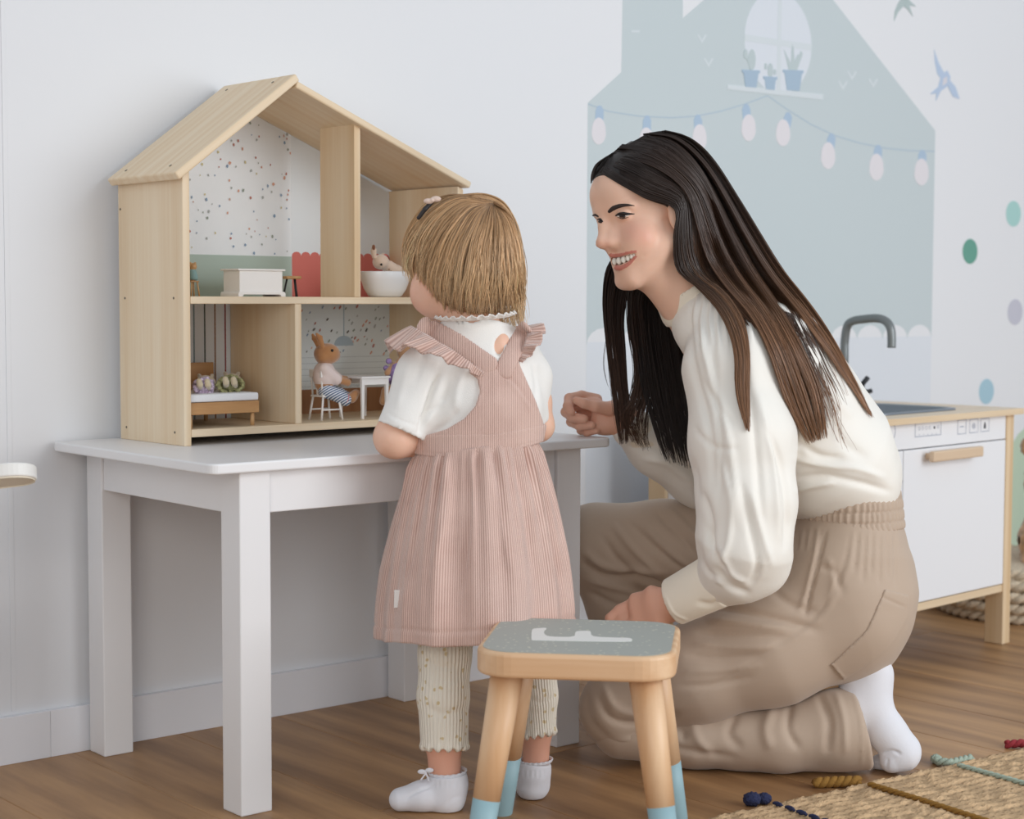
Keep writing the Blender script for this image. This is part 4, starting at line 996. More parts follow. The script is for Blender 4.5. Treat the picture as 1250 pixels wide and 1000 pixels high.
# ---- little teal doll on a wooden chair at the far left upstairs
yl = .10
def T_(px, py, dy=0): return hK(px, py, yl+dy)
xq, _ = hloc(235, 345, yl)
c = thing('toy_high_chair', 'tiny wooden toy chair at the left end of the upper shelf', 'toy chair', hpos(xq, yl, T1), HR_)
hz = hloc(236, 343, yl)[1]-T1
box('seat', (-.0075, -.008, hz-.002), (.0075, .008, hz), M_TOYWOOD, c, .0005)
for sx in (-1, 1):
    for sy in (-1, 1): tube('leg', [(sx*.005, sy*.006, hz-.002), (sx*.0075, sy*.008, 0)], .0013, M_TOYWOOD, c, 8)
t = thing('toy_baby', 'tiny brown toy animal in teal outfit sitting on the small wooden chair', 'toy animal', tuple(to_world(T_(235, 343))))
toy('body', [ell(T_(235.5, 325.5), (4.6*u_, 4.4*u_, 4.6*u_), None, 'u', 0), ell(T_(232.5, 321.5), (1.5*u_,)*3, None, 'u', .001), ell(T_(238.2, 321.5), (1.5*u_,)*3, None, 'u', .001), *chain([T_(235, 330), T_(235.5, 340)], [3.6*u_, 4*u_], .001)], .0007, M_TOYWOOD, t)
toy('outfit', [*chain([T_(235, 332), T_(236, 339)], [4.6*u_, 5.4*u_], .001), half(T_(235, 342.6), (0, -1, 0))], .0007, plain('teal_cotton', (132, 162, 160), .85), t)
# ================================================================== woven pouf, teddy bear, little chair at the left edge
M_WOVEN = plain('woven_cotton', (206, 190, 166), .9, bump=.4, bscale=300, var=.08, vscale=120)
pouf = thing('woven_pouf', 'round beige braided floor pouf behind the right end of the kitchen', 'pouf', (2.335, .245, 0))
rows = 5; R0 = .225; hh = .125
for r_ in range(rows):
    z = hh*(r_+.5)/rows; rad = R0*(1-.12*((r_-2)/2.5)**2)
    bm = bmesh.new(); n = 150
    for ph in (0, math.pi):
        pts = [(rad*math.cos(2*math.pi*k/n)+.006*math.cos(ph+k*1.05)*math.cos(2*math.pi*k/n), rad*math.sin(2*math.pi*k/n)+.006*math.cos(ph+k*1.05)*math.sin(2*math.pi*k/n), z+.006*math.sin(ph+k*1.05)) for k in range(n+1)]
        bm_tube(bm, pts, .0088, 6)
    bmesh.ops.recalc_face_normals(bm, faces=bm.faces)
    link('braid', from_bm('braid', bm, True), M_WOVEN, pouf)
lathe('cushion', [(0, .004), (R0*.8, .004), (R0*.955, .02), (R0*.955, hh-.02), (R0*.85, hh-.004), (R0*.4, hh+.002), (0, hh+.002)], M_WOVEN, pouf)
M_BEAR = plain('teddy_fur', (196, 152, 108), .95, sheen=.8, bump=.9, bscale=160, var=.18, vscale=45)
bo = from_world((2.335, .245, hh))
def Q_(px, py, dw=0): return K(px+17, py, bo[2]+dw)
bear = thing('teddy_bear', 'light brown plush teddy bear sitting on the braided pouf at the right edge', 'teddy bear', tuple(to_world(Q_(1282, 705))))
bp_ = [ell(Q_(1284, 650), (.085, .10, .085), None, 'u', .02), ell(Q_(1281, 580), (.086, .078, .08), None, 'u', .02), ell(Q_(1255, 592, -.06), (.04, .034, .04), None, 'u', .02), ell(Q_(1242, 545, .0), (.026, .026, .018), None, 'u', .01), ell(Q_(1320, 535), (.026, .026, .018), None, 'u', .01),
       *chain([Q_(1255, 630, -.04), Q_(1246, 660, -.075), Q_(1250, 690, -.09)], [.036, .036, .036], .012), *chain([Q_(1310, 630, -.04), Q_(1325, 670, -.08)], [.036, .034], .012),
       *chain([Q_(1264, 688, -.04), Q_(1254, 702, -.13)], [.042, .038], .012), *chain([Q_(1300, 688, -.04), Q_(1315, 700, -.13)], [.042, .038], .012)]
V, Q = surface_nets(bp_, grid(np.array([Q_(1225, 500, 0)[0]-.02, Q_(1250, 760, 0)[1], bo[2]-.2]), np.array([Q_(1370, 500, 0)[0], Q_(1250, 510, 0)[1], bo[2]+.12]), .005))
Nn = vnormals(V, Q); V = V+Nn*(fbm(V, 260, 3, 3)*.0035+.0022*np.random.RandomState(2).uniform(-1, 1, len(V)))[:, None]
cam_obj('body', V, Q, M_BEAR, bear, floor_z=hh+.0)
toy('paw_pad', [ell(Q_(1250, 707, -.152), (.026, .024, .02), None, 'u', 0)], .003, plain('paw_black', (32, 30, 34), .8), bear)
toy('eye', [ell(Q_(1252, 572, -.075), (.008,)*3, None, 'u', 0)], .001, M_EYE, bear); toy('nose', [ell(Q_(1243, 588, -.09), (.014, .010, .01), None, 'u', 0)], .002, M_EYE, bear)
# chair at the left edge: bent white backrest, painted; posts and seat outside the frame
M_CHW = plain('white_painted_wood', (236, 234, 230), .45)
M_CHT = plain('bare_edge', (230, 220, 200), .6)
c0 = to_world(K(-40, 585, 2.35)); lc = thing('child_chair', 'white painted child chair at the left edge, only its curved backrest in view', 'chair', (c0[0], c0[1], 0))
zb = c0[2]
RF_ = np.array([CF[0], CF[1], 0]); RF_ /= np.linalg.norm(RF_); CR_ = np.array([CR[0], CR[1], 0]); CR_ /= np.linalg.norm(CR_); Zv = np.array([0, 0, 1.0])
tl, rl = math.radians(16), math.radians(7)
_b = RF_*math.cos(tl)-Zv*math.sin(tl); _a = CR_*math.cos(rl)+Zv*math.sin(rl); _a = _a-_b*(_a@_b); _a /= np.linalg.norm(_a); _c = np.cross(_a, _b)
if _c[2] < 0: _c = -_c
tip = to_world(K(43.5, 577, 2.35))-np.array([c0[0], c0[1], 0])
def rail(name, z0, z1, ins, mat):
    o = slab(name, [(x, y*(1-.0*x)) for x, y in rrect(-.17+ins, -.036+ins, -ins, .036-ins, .034-ins, 8)], z0, z1, mat, lc, .0022, 2)
    M = Matrix(((_a[0], _b[0], _c[0], tip[0]), (_a[1], _b[1], _c[1], tip[1]), (_a[2], _b[2], _c[2], tip[2]), (0, 0, 0, 1)))
    o.matrix_local = M; return o
rail('backrest', -.008, .0105, 0, M_CHW); rail('backrest_underside', -.0084, -.0078, .0025, M_CHT)
RF = np.array([CF[0], CF[1], 0])
def lcp(r, f, z): v = np.array(CR)*r+RF*f; return (v[0], v[1], z)
for s in (-1, 1): tube('post', [lcp(-.05, s*.03, .26), lcp(-.05, s*.02, zb-.014)], .011, M_CHW, lc)
lathe('seat', [(0, .25), (.14, .25), (.15, .256), (.15, .266), (.142, .272), (0, .272)], M_CHW, lc, lcp(-.13, 0, 0))
for s in (-1, 1):
    for q in (-1, 1): tube('leg', [lcp(-.13+q*.09, s*.09, .25), lcp(-.13+q*.115, s*.115, 0)], .013, M_CHW, lc)
# ================================================================== jute rug
e0 = at_z(862, 996, .012); e1 = at_z(1250, 911, .012); ed = (e1-e0)[:2]; ed /= np.linalg.norm(ed); en = np.array([ed[1], -ed[0]])
if en@np.array([0, -1]) < 0: en = -en
ra = math.atan2(ed[1], ed[0]); rug = thing('jute_rug', 'braided natural jute rug with coloured stitched lines in the front right corner', 'rug', (e0[0], e0[1], 0), ra)
RL, RWd, gs = 1.15, .75, .0032
nx, ny = int(RL/gs), int(RWd/gs)
X, Y = np.meshgrid(np.arange(nx+1)*gs-.012, -np.arange(ny+1)*gs, indexing='ij')
rs = np.random.RandomState(7)
row = (-Y)/.0155; rowi = np.floor(row); fr = row-rowi
side = np.where(fr < .5, 1, -1); cellx = X/.0165+rowi*.37+side*.9*(np.abs(fr-.5)-.25)*2
prof_row = np.sqrt(np.clip(1-((fr-.5)/.5)**2, 0, 1)); prof_cell = np.abs(np.sin(cellx*math.pi))**.6
jit = rs.uniform(0, 1, (400, 400)); jv = jit[(np.floor(cellx).astype(int)) % 400, rowi.astype(int) % 400]
Z = .004+.0080*prof_row*(.20+.80*prof_cell)*(.7+.45*jv)
Xd = X+.0012*np.sin(Y*60)+.0; Yd = Y+.0016*np.sin(X*45)+.0011*np.sin(X*133+1)
edge = np.minimum(np.minimum(X+.012, -Y+.0), 1)
Z = np.where((X < -.006) | (Y > -.002), .0005, Z)
V = np.stack([Xd, Yd, Z], -1).reshape(-1, 3)
I = np.arange((nx+1)*(ny+1)).reshape(nx+1, ny+1)
Q = np.stack([I[:-1, :-1], I[:-1, 1:], I[1:, 1:], I[1:, :-1]], -1).reshape(-1, 4)[:, ::-1]
base = L3((204, 172, 134)); cv = base*(.72+.5*jv.reshape(-1, 1))
M_JUTE = attr_mat('jute', .9, bump=.8, bscale=500)
link('weave', quad_mesh('weave', V, Q, cv), M_JUTE, rug)
def rugloc(px, py):
    p = at_z(px, py, .012)[:2]-e0[:2]; return p@ed, -(p@en)
def yarn(name, pts, r, mat, twist=True):
    bm = bmesh.new(); P = [Vector(p) for p in pts]; out = []
    n = max(6, int(sum((b-a).length for a, b in zip(P, P[1:]))/.0022)); cum = [0]
    for a, b in zip(P, P[1:]): cum.append(cum[-1]+(b-a).length)
    for st in range(2):
        q = []
        for k in range(n+1):
            s = cum[-1]*k/n; i = max(j for j in range(len(cum)-1) if cum[j] <= s+1e-9); f = (s-cum[i])/(cum[i+1]-cum[i]); c = P[i].lerp(P[i+1], f); t = (P[i+1]-P[i]).normalized(); x = t.cross(Vector((0, 0, 1))).normalized()
            a = s/.011*math.pi*2*.5+st*math.pi; q.append(c+x*math.cos(a)*r*.5+Vector((0, 0, 1))*math.sin(a)*r*.5)
        bm_tube(bm, q, r*.72, 7)
    bmesh.ops.recalc_face_normals(bm, faces=bm.faces)
    return link(name, from_bm(name, bm, True), mat, rug)
M_NAVY = plain('yarn_navy', (38, 44, 78), .9, bump=.8, bscale=600); M_MUST = plain('yarn_mustard', (146, 106, 44), .9, bump=.8, bscale=600); M_MINT = plain('yarn_mint', (168, 182, 166), .9, bump=.8, bscale=600); M_REDY = plain('yarn_red', (150, 46, 54), .9, bump=.8, bscale=600)
nv0 = rugloc(945, 981)
for k in range(16):
    y = nv0[1]-k*.024; yarn('navy_stitch', [(nv0[0]+.001*math.sin(k*2), y, .0125), (nv0[0]+.001, y-.015, .0125)], .0032, M_NAVY)
def pom(px, py, r, mat, name):
    x, y = rugloc(px, py); bm = bmesh.new(); bmesh.ops.create_icosphere(bm, subdivisions=4, radius=r)
    rr = random.Random(int(px))
    for v in bm.verts: v.co *= 1+.12*math.sin(v.co.x/r*9+px)*math.sin(v.co.y/r*8)*math.sin(v.co.z/r*7+1)+rr.uniform(-.05, .05)
    bmesh.ops.scale(bm, vec=(1, 1, .8), verts=bm.verts)
    link(name, from_bm(name, bm, True), mat, rug, (x, y, r*.8))
pom(918, 974, .0125, M_NAVY, 'pompom'); pom(933, 972, .0105, M_NAVY, 'pompom')
mu = rugloc(1060, 957); yarn('mustard_braid', [(mu[0], mu[1]-.002, .0115), (mu[0]+.002, mu[1]-.1, .0115), (mu[0], mu[1]-.3, .0115), (mu[0]+.004, mu[1]-.5, .0115)], .0042, M_MUST)
a, b = rugloc(1050, 952), rugloc(994, 952); yarn('tassel', [(a[0], a[1], .010), ((a[0]+b[0])/2, (a[1]+b[1])/2, .009), (b[0], b[1], .007)], .0075, M_MUST)
mi = rugloc(1170, 934); yarn('mint_braid', [(mi[0], mi[1], .0115), (mi[0]+.003, mi[1]-.12, .0115), (mi[0], mi[1]-.35, .0115), (mi[0], mi[1]-.5, .0115)], .0038, M_MINT)
a, b, c = rugloc(1187, 923), rugloc(1160, 929), rugloc(1142, 926); yarn('tassel', [(a[0], a[1], .009), (b[0], b[1], .009), (c[0], c[1], .008)], .0058, M_MINT); pom(1143, 923, .009, M_MINT, 'pompom')
re_ = rugloc(1256, 908); a, b = rugloc(1250, 905), rugloc(1228, 905); yarn('tassel', [(a[0], a[1], .009), (b[0], b[1], .007)], .006, M_REDY); yarn('red_braid', [(re_[0], re_[1], .0115), (re_[0], re_[1]-.3, .0115)], .0038, M_REDY)
# ================================================================== woman
SKIN = plain('skin_test', (226, 180, 152), .5)
M_SKIN = attr_mat('skin', .46, sss=.12, bump=.05, bscale=700, spec=.35)
wom = thing('person', 'woman with long dark hair in cream blouse and khaki trousers, kneeling on one knee, smiling', 'person', tuple(at_z(960, 935, 0)))
wpos = np.array(wom.location)
# ---- head frame
ps, th, ro, hs = math.radians(27), math.radians(10), math.radians(-5), .945
_f = np.array([-math.cos(ps)*math.cos(th), -math.sin(th), -math.sin(ps)*math.cos(th)])
_up = np.array([-math.cos(ps)*math.sin(th), math.cos(th), -math.sin(ps)*math.sin(th)])
_s = np.array([math.sin(ps), 0, -math.cos(ps)])
HU = _up*math.cos(ro)+_s*math.sin(ro); HS = _s*math.cos(ro)-_up*math.sin(ro); HF = _f
HC = K(793, 266, 2.64)
def hd(x, y, z, px=None, py=None):
    p = HC+hs*(x*HS+y*HF+z*HU)
    return p if px is None else K(px, py, p[2])
HM = np.stack([HS, HF, HU])
def he(c, r, op='u', k=.01, rot=None): return ell(c, np.array(r)*hs, HM if rot is None else rot, op, k)
head = [he(hd(0, -.012, .034), (.072, .092, .082), k=0), he(hd(0, .026, -.028), (.054, .056, .082), k=.02), he(hd(0, .046, .044), (.052, .048, .046), k=.02)]
for s in (1, -1):
    head += [he(hd(s*.037, .050 if s > 0 else .036, -.034), (.024, .025, .026) if s > 0 else (.020, .022, .024), k=.018), cone(hd(s*.054, .006, -.050), hd(s*.018, .062, -.094), .017*hs, .012*hs, k=.022), he(hd(s*.034, .060 if s > 0 else .044, -.046), (.018, .019, .018) if s > 0 else (.014, .014, .015), k=.014)]
head += [he(hd(0, .072, -.095, 769, 339.5), (.019, .016, .017), k=.014), he(hd(.002, .072, -.068, 764, 320), (.025, .0175, .022), k=.014),
         cone(hd(0, .083, .014, 737, 258), hd(0, .090, -.008, 737, 276), .0085, .0070, k=.012), cone(hd(0, .090, -.008, 737, 276), hd(0, .109, -.038, 735.5, 294.5), .0072, .0082, k=.008),
         he(hd(0, .110, -.042, 736, 297), (.0098, .0098, .0084), k=.008), he(hd(.0125, .099, -.046, 748.5, 296), (.0074, .0105, .0066), k=.009), he(hd(-.0125, .099, -.046, 733, 298), (.007, .008, .006), k=.006),
         cone(hd(0, .104, -.050, 741, 302), hd(0, .092, -.058, 745.5, 309), .0042, .0052, k=.006),
         cone(hd(.012, .088, .018, 747, 255), hd(.042, .070, .018, 770, 250.5), .0062, .006, k=.010), cone(hd(-.010, .088, .018, 733, 259), hd(-.036, .070, .018, 729, 262), .006, .005, k=.010)]
head += [he(hd(.031, .090, .000, 760, 263), (.0150, .0080, .0080), 's', .008), he(hd(-.029, .090, .000, 733, 270), (.010, .007, .008), 's', .006),
         he(hd(.031, .072, .000, 761.5, 263), (.0152, .0100, .0098), 'u', .005), he(hd(-.029, .074, .0, 735, 270), (.010, .008, .008), 'u', .004),
         he(hd(.0085, .106, -.0505, 745, 301.5), (.0032, .004, .0022), 's', .002)]
# smile fold and cheek
head += [cone(hd(.020, .086, -.048, 758, 299), hd(.037, .070, -.066, 784, 309), .0025, .003, 's', .007), he(hd(.014, .083, -.026), (.010, .009, .016), 'u', .012), he(hd(.040, .055, -.045, 782, 290), (.018, .016, .016), 'u', .016)]
# mouth opening, lips, chin groove
M0 = [(745.5, 314), (752, 315), (761, 314), (770, 311.5), (777, 308.5)]
def on_head(px, py, prims, off=0.0):
    w = march([px], [py], prims, 2.3)[0]; return K(px, py, (2.57 if np.isnan(w) else w)+off)
mcurve = curve_px([(749, 318.8), (757, 318), (767, 314.5), (777, 309.5)], 3)
for i in range(len(mcurve)-1):
    t = i/(len(mcurve)-2); a, b = on_head(*mcurve[i], head, .002), on_head(*mcurve[i+1], head, .002)
    r0 = (5.2*(1-t**2.2)+.8)*2.57/FPX; head.append(cone(a, b, r0, r0, 's', .002))
ul = curve_px([(746, 311.8), (752, 312.2), (760, 310.6), (769, 308.0), (778, 307.2)], 3)
ll = curve_px([(751, 326.5), (758, 327), (768, 321.5), (778, 310.5)], 3)
for cur, r_ in ((ul, 2.2), (ll, 3.0)):
    for i in range(len(cur)-1):
        t = abs(i/(len(cur)-2)*1.0); rr = r_*(1-.72*max(0, (t-.25)/.75)**1.5)*2.57/FPX
        a, b = on_head(*cur[i], head[:34], .0014), on_head(*cur[i+1], head[:34], .0014); head.append(cone(a, b, rr, rr, 'u', .0025))
# ears, neck
head += [he(hd(.073, -.004, -.010), (.007, .015, .028), k=.004), he(hd(-.073, -.004, -.010), (.007, .015, .028), k=.004)]
nb = K(878, 405, 2.68)
neck = [cone(hd(0, -.018, -.045), nb, .050, .056, k=.02), cone(hd(0, .012, -.075), K(858, 398, 2.665), .034, .040, k=.02)]
# ---- thin body below the clothes, all one surface
SHN, SHF = K(893, 402, 2.585), K(868, 430, 2.86)
torso = [*loft([K(885, 412, 2.70), K(950, 490, 2.70), K(1010, 600, 2.71), K(1022, 690, 2.72)], [.11, .10, .09, .10], [.05, .07, .055, .07], (0, 0, 1), .03), cone(nb, K(900, 425, 2.69), .055, .06, k=.03)]
ELN, WRN = K(922, 622, 2.50), K(818, 738, 2.575)
ELF, WRF = K(858, 592, 2.90), K(762, 514, 2.835)
limbs = [*chain([K(905, 412, 2.62), SHN, K(906, 630, 2.51), K(878, 704, 2.533), WRN], [.05, .045, .034, .026, .024], .012), *chain([K(885, 430, 2.80), SHF, ELF, WRF], [.05, .045, .036, .025], .015),
         *chain([K(1015, 710, 2.66), K(900, 790, 2.66), K(765, 868, 2.69), K(900, 900, 2.66), K(1050, 872, 2.645)], [.07, .06, .042, .036, .022], .015),
         *chain([K(1000, 690, 2.82), K(850, 668, 2.92), K(728, 664, 2.97), K(770, 770, 2.97), K(805, 860, 2.95)], [.07, .06, .045, .038, .03], .015), *chain([K(805, 862, 2.95), K(770, 876, 2.94)], [.028, .022], .01)]
# far hand, loosely curled on the table corner
def F_(px, py, w=2.832): return K(px, py, w)
p2 = 2.83/FPX
hand_f = [*loft([F_(766, 512), F_(750, 508), F_(731, 506)], [.021, .024, .022], [.015, .014, .012], (0, 1, 0), .008), ell(F_(736, 520, 2.838), (.021, .015, .018), None, 'u', .010), ell(F_(722, 492, 2.85), (.018, .011, .018), None, 'u', .010),
          *chain([F_(744, 499, 2.815), F_(727, 496.5, 2.806), F_(713, 492.5, 2.803), F_(703.5, 489.0, 2.806)], [.0120, .0092, .0080, .0066], .004),
          *chain([F_(728, 488, 2.855), F_(710, 483.5, 2.848), F_(695, 486.5, 2.835), F_(693, 496, 2.818), F_(697.5, 503.5, 2.812)], [.0100, .0088, .0084, .0078, .0066], .003),
          *chain([F_(722, 498, 2.868), F_(703, 495, 2.862), F_(691, 503, 2.846), F_(698, 509.5, 2.822), F_(713, 511.5, 2.812)], [.0100, .0088, .0086, .0082, .0072], .003),
          *chain([F_(724, 508, 2.872), F_(708, 508, 2.868), F_(697, 515, 2.850), F_(708, 520.5, 2.826), F_(722.5, 519, 2.816)], [.0098, .0084, .0078, .0076, .0066], .003),
          *chain([F_(728, 518, 2.872), F_(716, 519, 2.868), F_(709, 525.5, 2.850), F_(717, 528, 2.832), F_(728, 526, 2.822)], [.0088, .0072, .0068, .0064, .0056], .003)]
# near hand on the thigh: back of the hand, thumb towards the left, fingers reaching away over the knee
def G_(px, py, w=2.575): return K(px, py, w)
hand_n = [*loft([G_(820, 738), G_(800, 742, 2.577), G_(778, 750, 2.59)], [.022, .030, .034], [.017, .014, .012], (.35, .93, .1), .010),
          *chain([G_(800, 734, 2.60), G_(778, 736, 2.61), G_(758, 746, 2.612), G_(745, 755, 2.61)], [.014, .0115, .0100, .0085], .005),
          *chain([G_(782, 748, 2.60), G_(760, 757, 2.605), G_(745, 768, 2.61), G_(736, 780, 2.62)], [.0110, .0098, .0088, .0076], .004),
          *chain([G_(784, 757, 2.588), G_(763, 768, 2.59), G_(748, 780, 2.598), G_(741, 792, 2.61)], [.0110, .0098, .0088, .0076], .004),
          *chain([G_(788, 766, 2.580), G_(769, 779, 2.582), G_(757, 791, 2.59), G_(752, 802, 2.60)], [.0105, .0092, .0082, .0072], .004),
          *chain([G_(794, 772, 2.574), G_(779, 787, 2.576), G_(770, 797, 2.585), G_(767, 805, 2.595)], [.0095, .0080, .0072, .0062], .004)]
body = head+neck+torso+limbs+hand_f+hand_n
p_h = lambda px, w: (px-625)/FPX*w
bx_ = dense(p_h(675, 2.85), p_h(1095, 2.65), .009, [(p_h(716, 2.6), p_h(832, 2.62), .0013), (p_h(684, 2.83), p_h(770, 2.83), .0022), (p_h(733, 2.6), p_h(822, 2.58), .0022)])
by_ = dense((500-945)/FPX*2.66, (500-165)/FPX*2.64, .009, [((500-362)/FPX*2.62, (500-205)/FPX*2.62, .0013), ((500-540)/FPX*2.83, (500-478)/FPX*2.83, .0016), ((500-812)/FPX*2.58, (500-718)/FPX*2.58, .0025)])
bz_ = dense(2.44, 3.03, .009, [(2.535, 2.66, .0016), (2.79, 2.885, .0022)])
V, Q = surface_nets(body, (bx_, by_, bz_))
px_ = pix(V); skin0 = L3((232, 190, 166)); cols = np.tile(skin0, (len(V), 1))
def tint(mask_d, width, c, amt):
    a = (np.exp(-(mask_d/width)**2)*amt)[:, None]; return cols*(1-a)+L3(c)*a
facem = (px_[:, 1] < 360) & (V[:, 2] < 2.66)
d, _ = seg_dist(px_, [(772, 283), (786, 288)]); cols = np.where(facem[:, None], tint(d, 15, (222, 148, 128), .45), cols)
d, _ = seg_dist(px_, [(729, 298), (740, 300)]); cols = np.where(facem[:, None], tint(d, 7, (222, 150, 130), .30), cols)
lipc = (200, 126, 112)
du, tu = seg_dist(px_, ul); dl, tl = seg_dist(px_, ll)
m = facem & (V[:, 2] < 2.60) & (((du < 2.5*(1-.5*tu)) & (tu < .97)) | ((dl < 3.6*(1-.55*tl)) & (tl < .95))); cols[m] = L3(lipc)
dm, tm = seg_dist(px_, mcurve); m = facem & (dm < (4.6*(1-tm**2)+.2)) & ~m & (V[:, 2] < 2.60) & (du > 2.2) & (dl > 3.0); cols[m] = L3((130, 62, 56))
hm = px_[:, 1] > 470; cols[hm] = L3((226, 174, 150)); kn = fbm(V, 120, 4, 2)[:, None]*.05; cols = np.clip(cols*(1+kn), 0, 1)
body_o = cam_obj('body', V, Q, M_SKIN, wom, cols, .001)
# ---- teeth, eyes, brows, lashes
M_TOOTH = plain('tooth_enamel', (240, 236, 226), .25)
hp = [p for p in head if p.op == 'u']
for k, (x, y, w_, h_) in enumerate(((750.4, 318.9, 3.2, 5.0), (755.8, 318.2, 3.5, 5.0), (761.4, 316.6, 3.4, 4.8), (766.5, 314.8, 3.0, 4.2), (770.8, 312.8, 2.6, 3.5), (774.2, 311.2, 2.1, 2.6))):
    c = on_head(x, y, hp, .0028+.0004*k); toy('tooth', [ell(c, (w_*2.57/FPX, h_*2.57/FPX, .0035), None, 'u', 0)], .0005, M_TOOTH, wom)
def strip(name, pts, widths, mat, off, thick=.0012, prims=head, parent=wom, n=5):
    P = curve_px(pts, n); ww = np.interp(np.linspace(0, 1, len(P)), np.linspace(0, 1, len(widths)), widths); pr = []
    for i in range(len(P)-1):
        a, b = on_head(*P[i], prims, off), on_head(*P[i+1], prims, off); r0, r1 = ww[i]*a[2]/FPX, ww[i+1]*a[2]/FPX
        pr.append(cone(a, b, max(r0, .0003), max(r1, .0003), 'u', .0005))
    lo = np.min([p.c-p.r for p in pr], 0)-.001; hi = np.max([p.c+p.r for p in pr], 0)+.001
    V, Q = surface_nets(pr, grid(lo, hi, .0005)); return cam_obj(name, V, Q, mat, parent)
M_BROW = plain('brow_hair', (44, 32, 28), .7); M_LASH = plain('lash', (22, 16, 16), .6)
strip('eyebrow', [(743.8, 258.2), (749, 254.2), (757, 251.3), (766, 250.4), (775.5, 251.2)], [2.0, 2.8, 2.4, 1.5, .4], M_BROW, .0006)
strip('eyebrow', [(723.6, 263.2), (727, 262.4), (730.5, 264.2)], [.9, 1.5, 1.2], M_BROW, .0008)
M_EYEW = plain('eye_white', (226, 220, 214), .15); M_IRIS = plain('iris_brown', (44, 28, 22), .12)
strip('eyeball', [(753.5, 263.8), (760, 264.3), (768, 262.8)], [.8, 1.3, .5], M_EYEW, .0004)
strip('iris', [(757.5, 264.0), (762.0, 264.2)], [1.7, 1.8], M_IRIS, -.0002)
strip('upper_lash', [(751.6, 263.4), (755.5, 261.4), (761, 260.8), (767, 261.2), (774.5, 261.2)], [.8, 1.6, 1.9, 1.5, .4], M_LASH, -.0006)
strip('lower_lash', [(753.5, 265.3), (760, 266.9), (767.5, 265.2)], [.3, .6, .3], M_LASH, .0)
strip('upper_lash', [(729.2, 268.0), (732.5, 267.8), (735.5, 270.4)], [.6, 1.4, .8], M_LASH, -.0004)
strip('iris', [(731.5, 270.6), (734, 271.4)], [1.5, 1.3], M_IRIS, .0)
# ================================================================== clothes
def cloth(name, rgb, rough=.85, bump=.12, bscale=900, sheen=.2): return plain(name, rgb, rough, bump=bump, bscale=bscale, sheen=sheen)
M_BLOUSE = cloth('cream_viscose', (238, 234, 226), .62); M_CUFF = cloth('cream_cuff', (240, 231, 214), .7)
M_KHAKI = cloth('khaki_twill', (184, 163, 144), .75); M_SOCK = cloth('white_sock', (228, 228, 234), .9, .35, 1400)
bl_t = [*loft([K(884, 398, 2.70), K(925, 440, 2.70), K(962, 505, 2.70), K(1008, 560, 2.71), K(1027, 581, 2.72)], [.135, .155, .150, .142, .132], [.060, .098, .112, .104, .080], (0, 0, 1), .03), ell(K(875, 392, 2.64), (.04, .035, .06), None, 'u', .03)]
slv_n = [ell(K(840, 394, 2.665), (.024, .030, .045), None, 'u', .02), ell(K(856, 386, 2.645), (.036, .036, .05), None, 'u', .02), ell(K(862, 402, 2.635), (.042, .055, .05), None, 'u', .025), *chain([K(888, 393, 2.60), K(891, 450, 2.562), K(906, 540, 2.528), K(912, 612, 2.508), K(908, 668, 2.505), K(902, 692, 2.512)], [.052, .068, .076, .069, .066, .048], .02), ell(K(930, 690, 2.515), (.040, .042, .042), None, 'u', .02), cone(K(895, 700, 2.52), K(868, 718, 2.54), .044, .034, k=.02)]
slv_f = [*chain([K(875, 425, 2.82), K(868, 500, 2.88), K(858, 580, 2.895), K(800, 546, 2.862), K(772, 524, 2.842)], [.055, .060, .055, .044, .034], .02)]
blouse = bl_t+slv_n+slv_f+[cone(hd(0, -.018, -.045), K(872, 398, 2.68), .040, .040, 's', .004)]
V, Q = surface_nets(blouse, (np.arange(p_h(745, 2.85), p_h(1115, 2.75), .0032), np.arange((500-745)/FPX*2.55, (500-335)/FPX*2.6, .0032), np.arange(2.40, 2.98, .0036)))
B = -.0055; Rg = .0045
def S_(pts, w, a, lo=2.38, hi=3.1): return (pts, w, a, lo, hi)
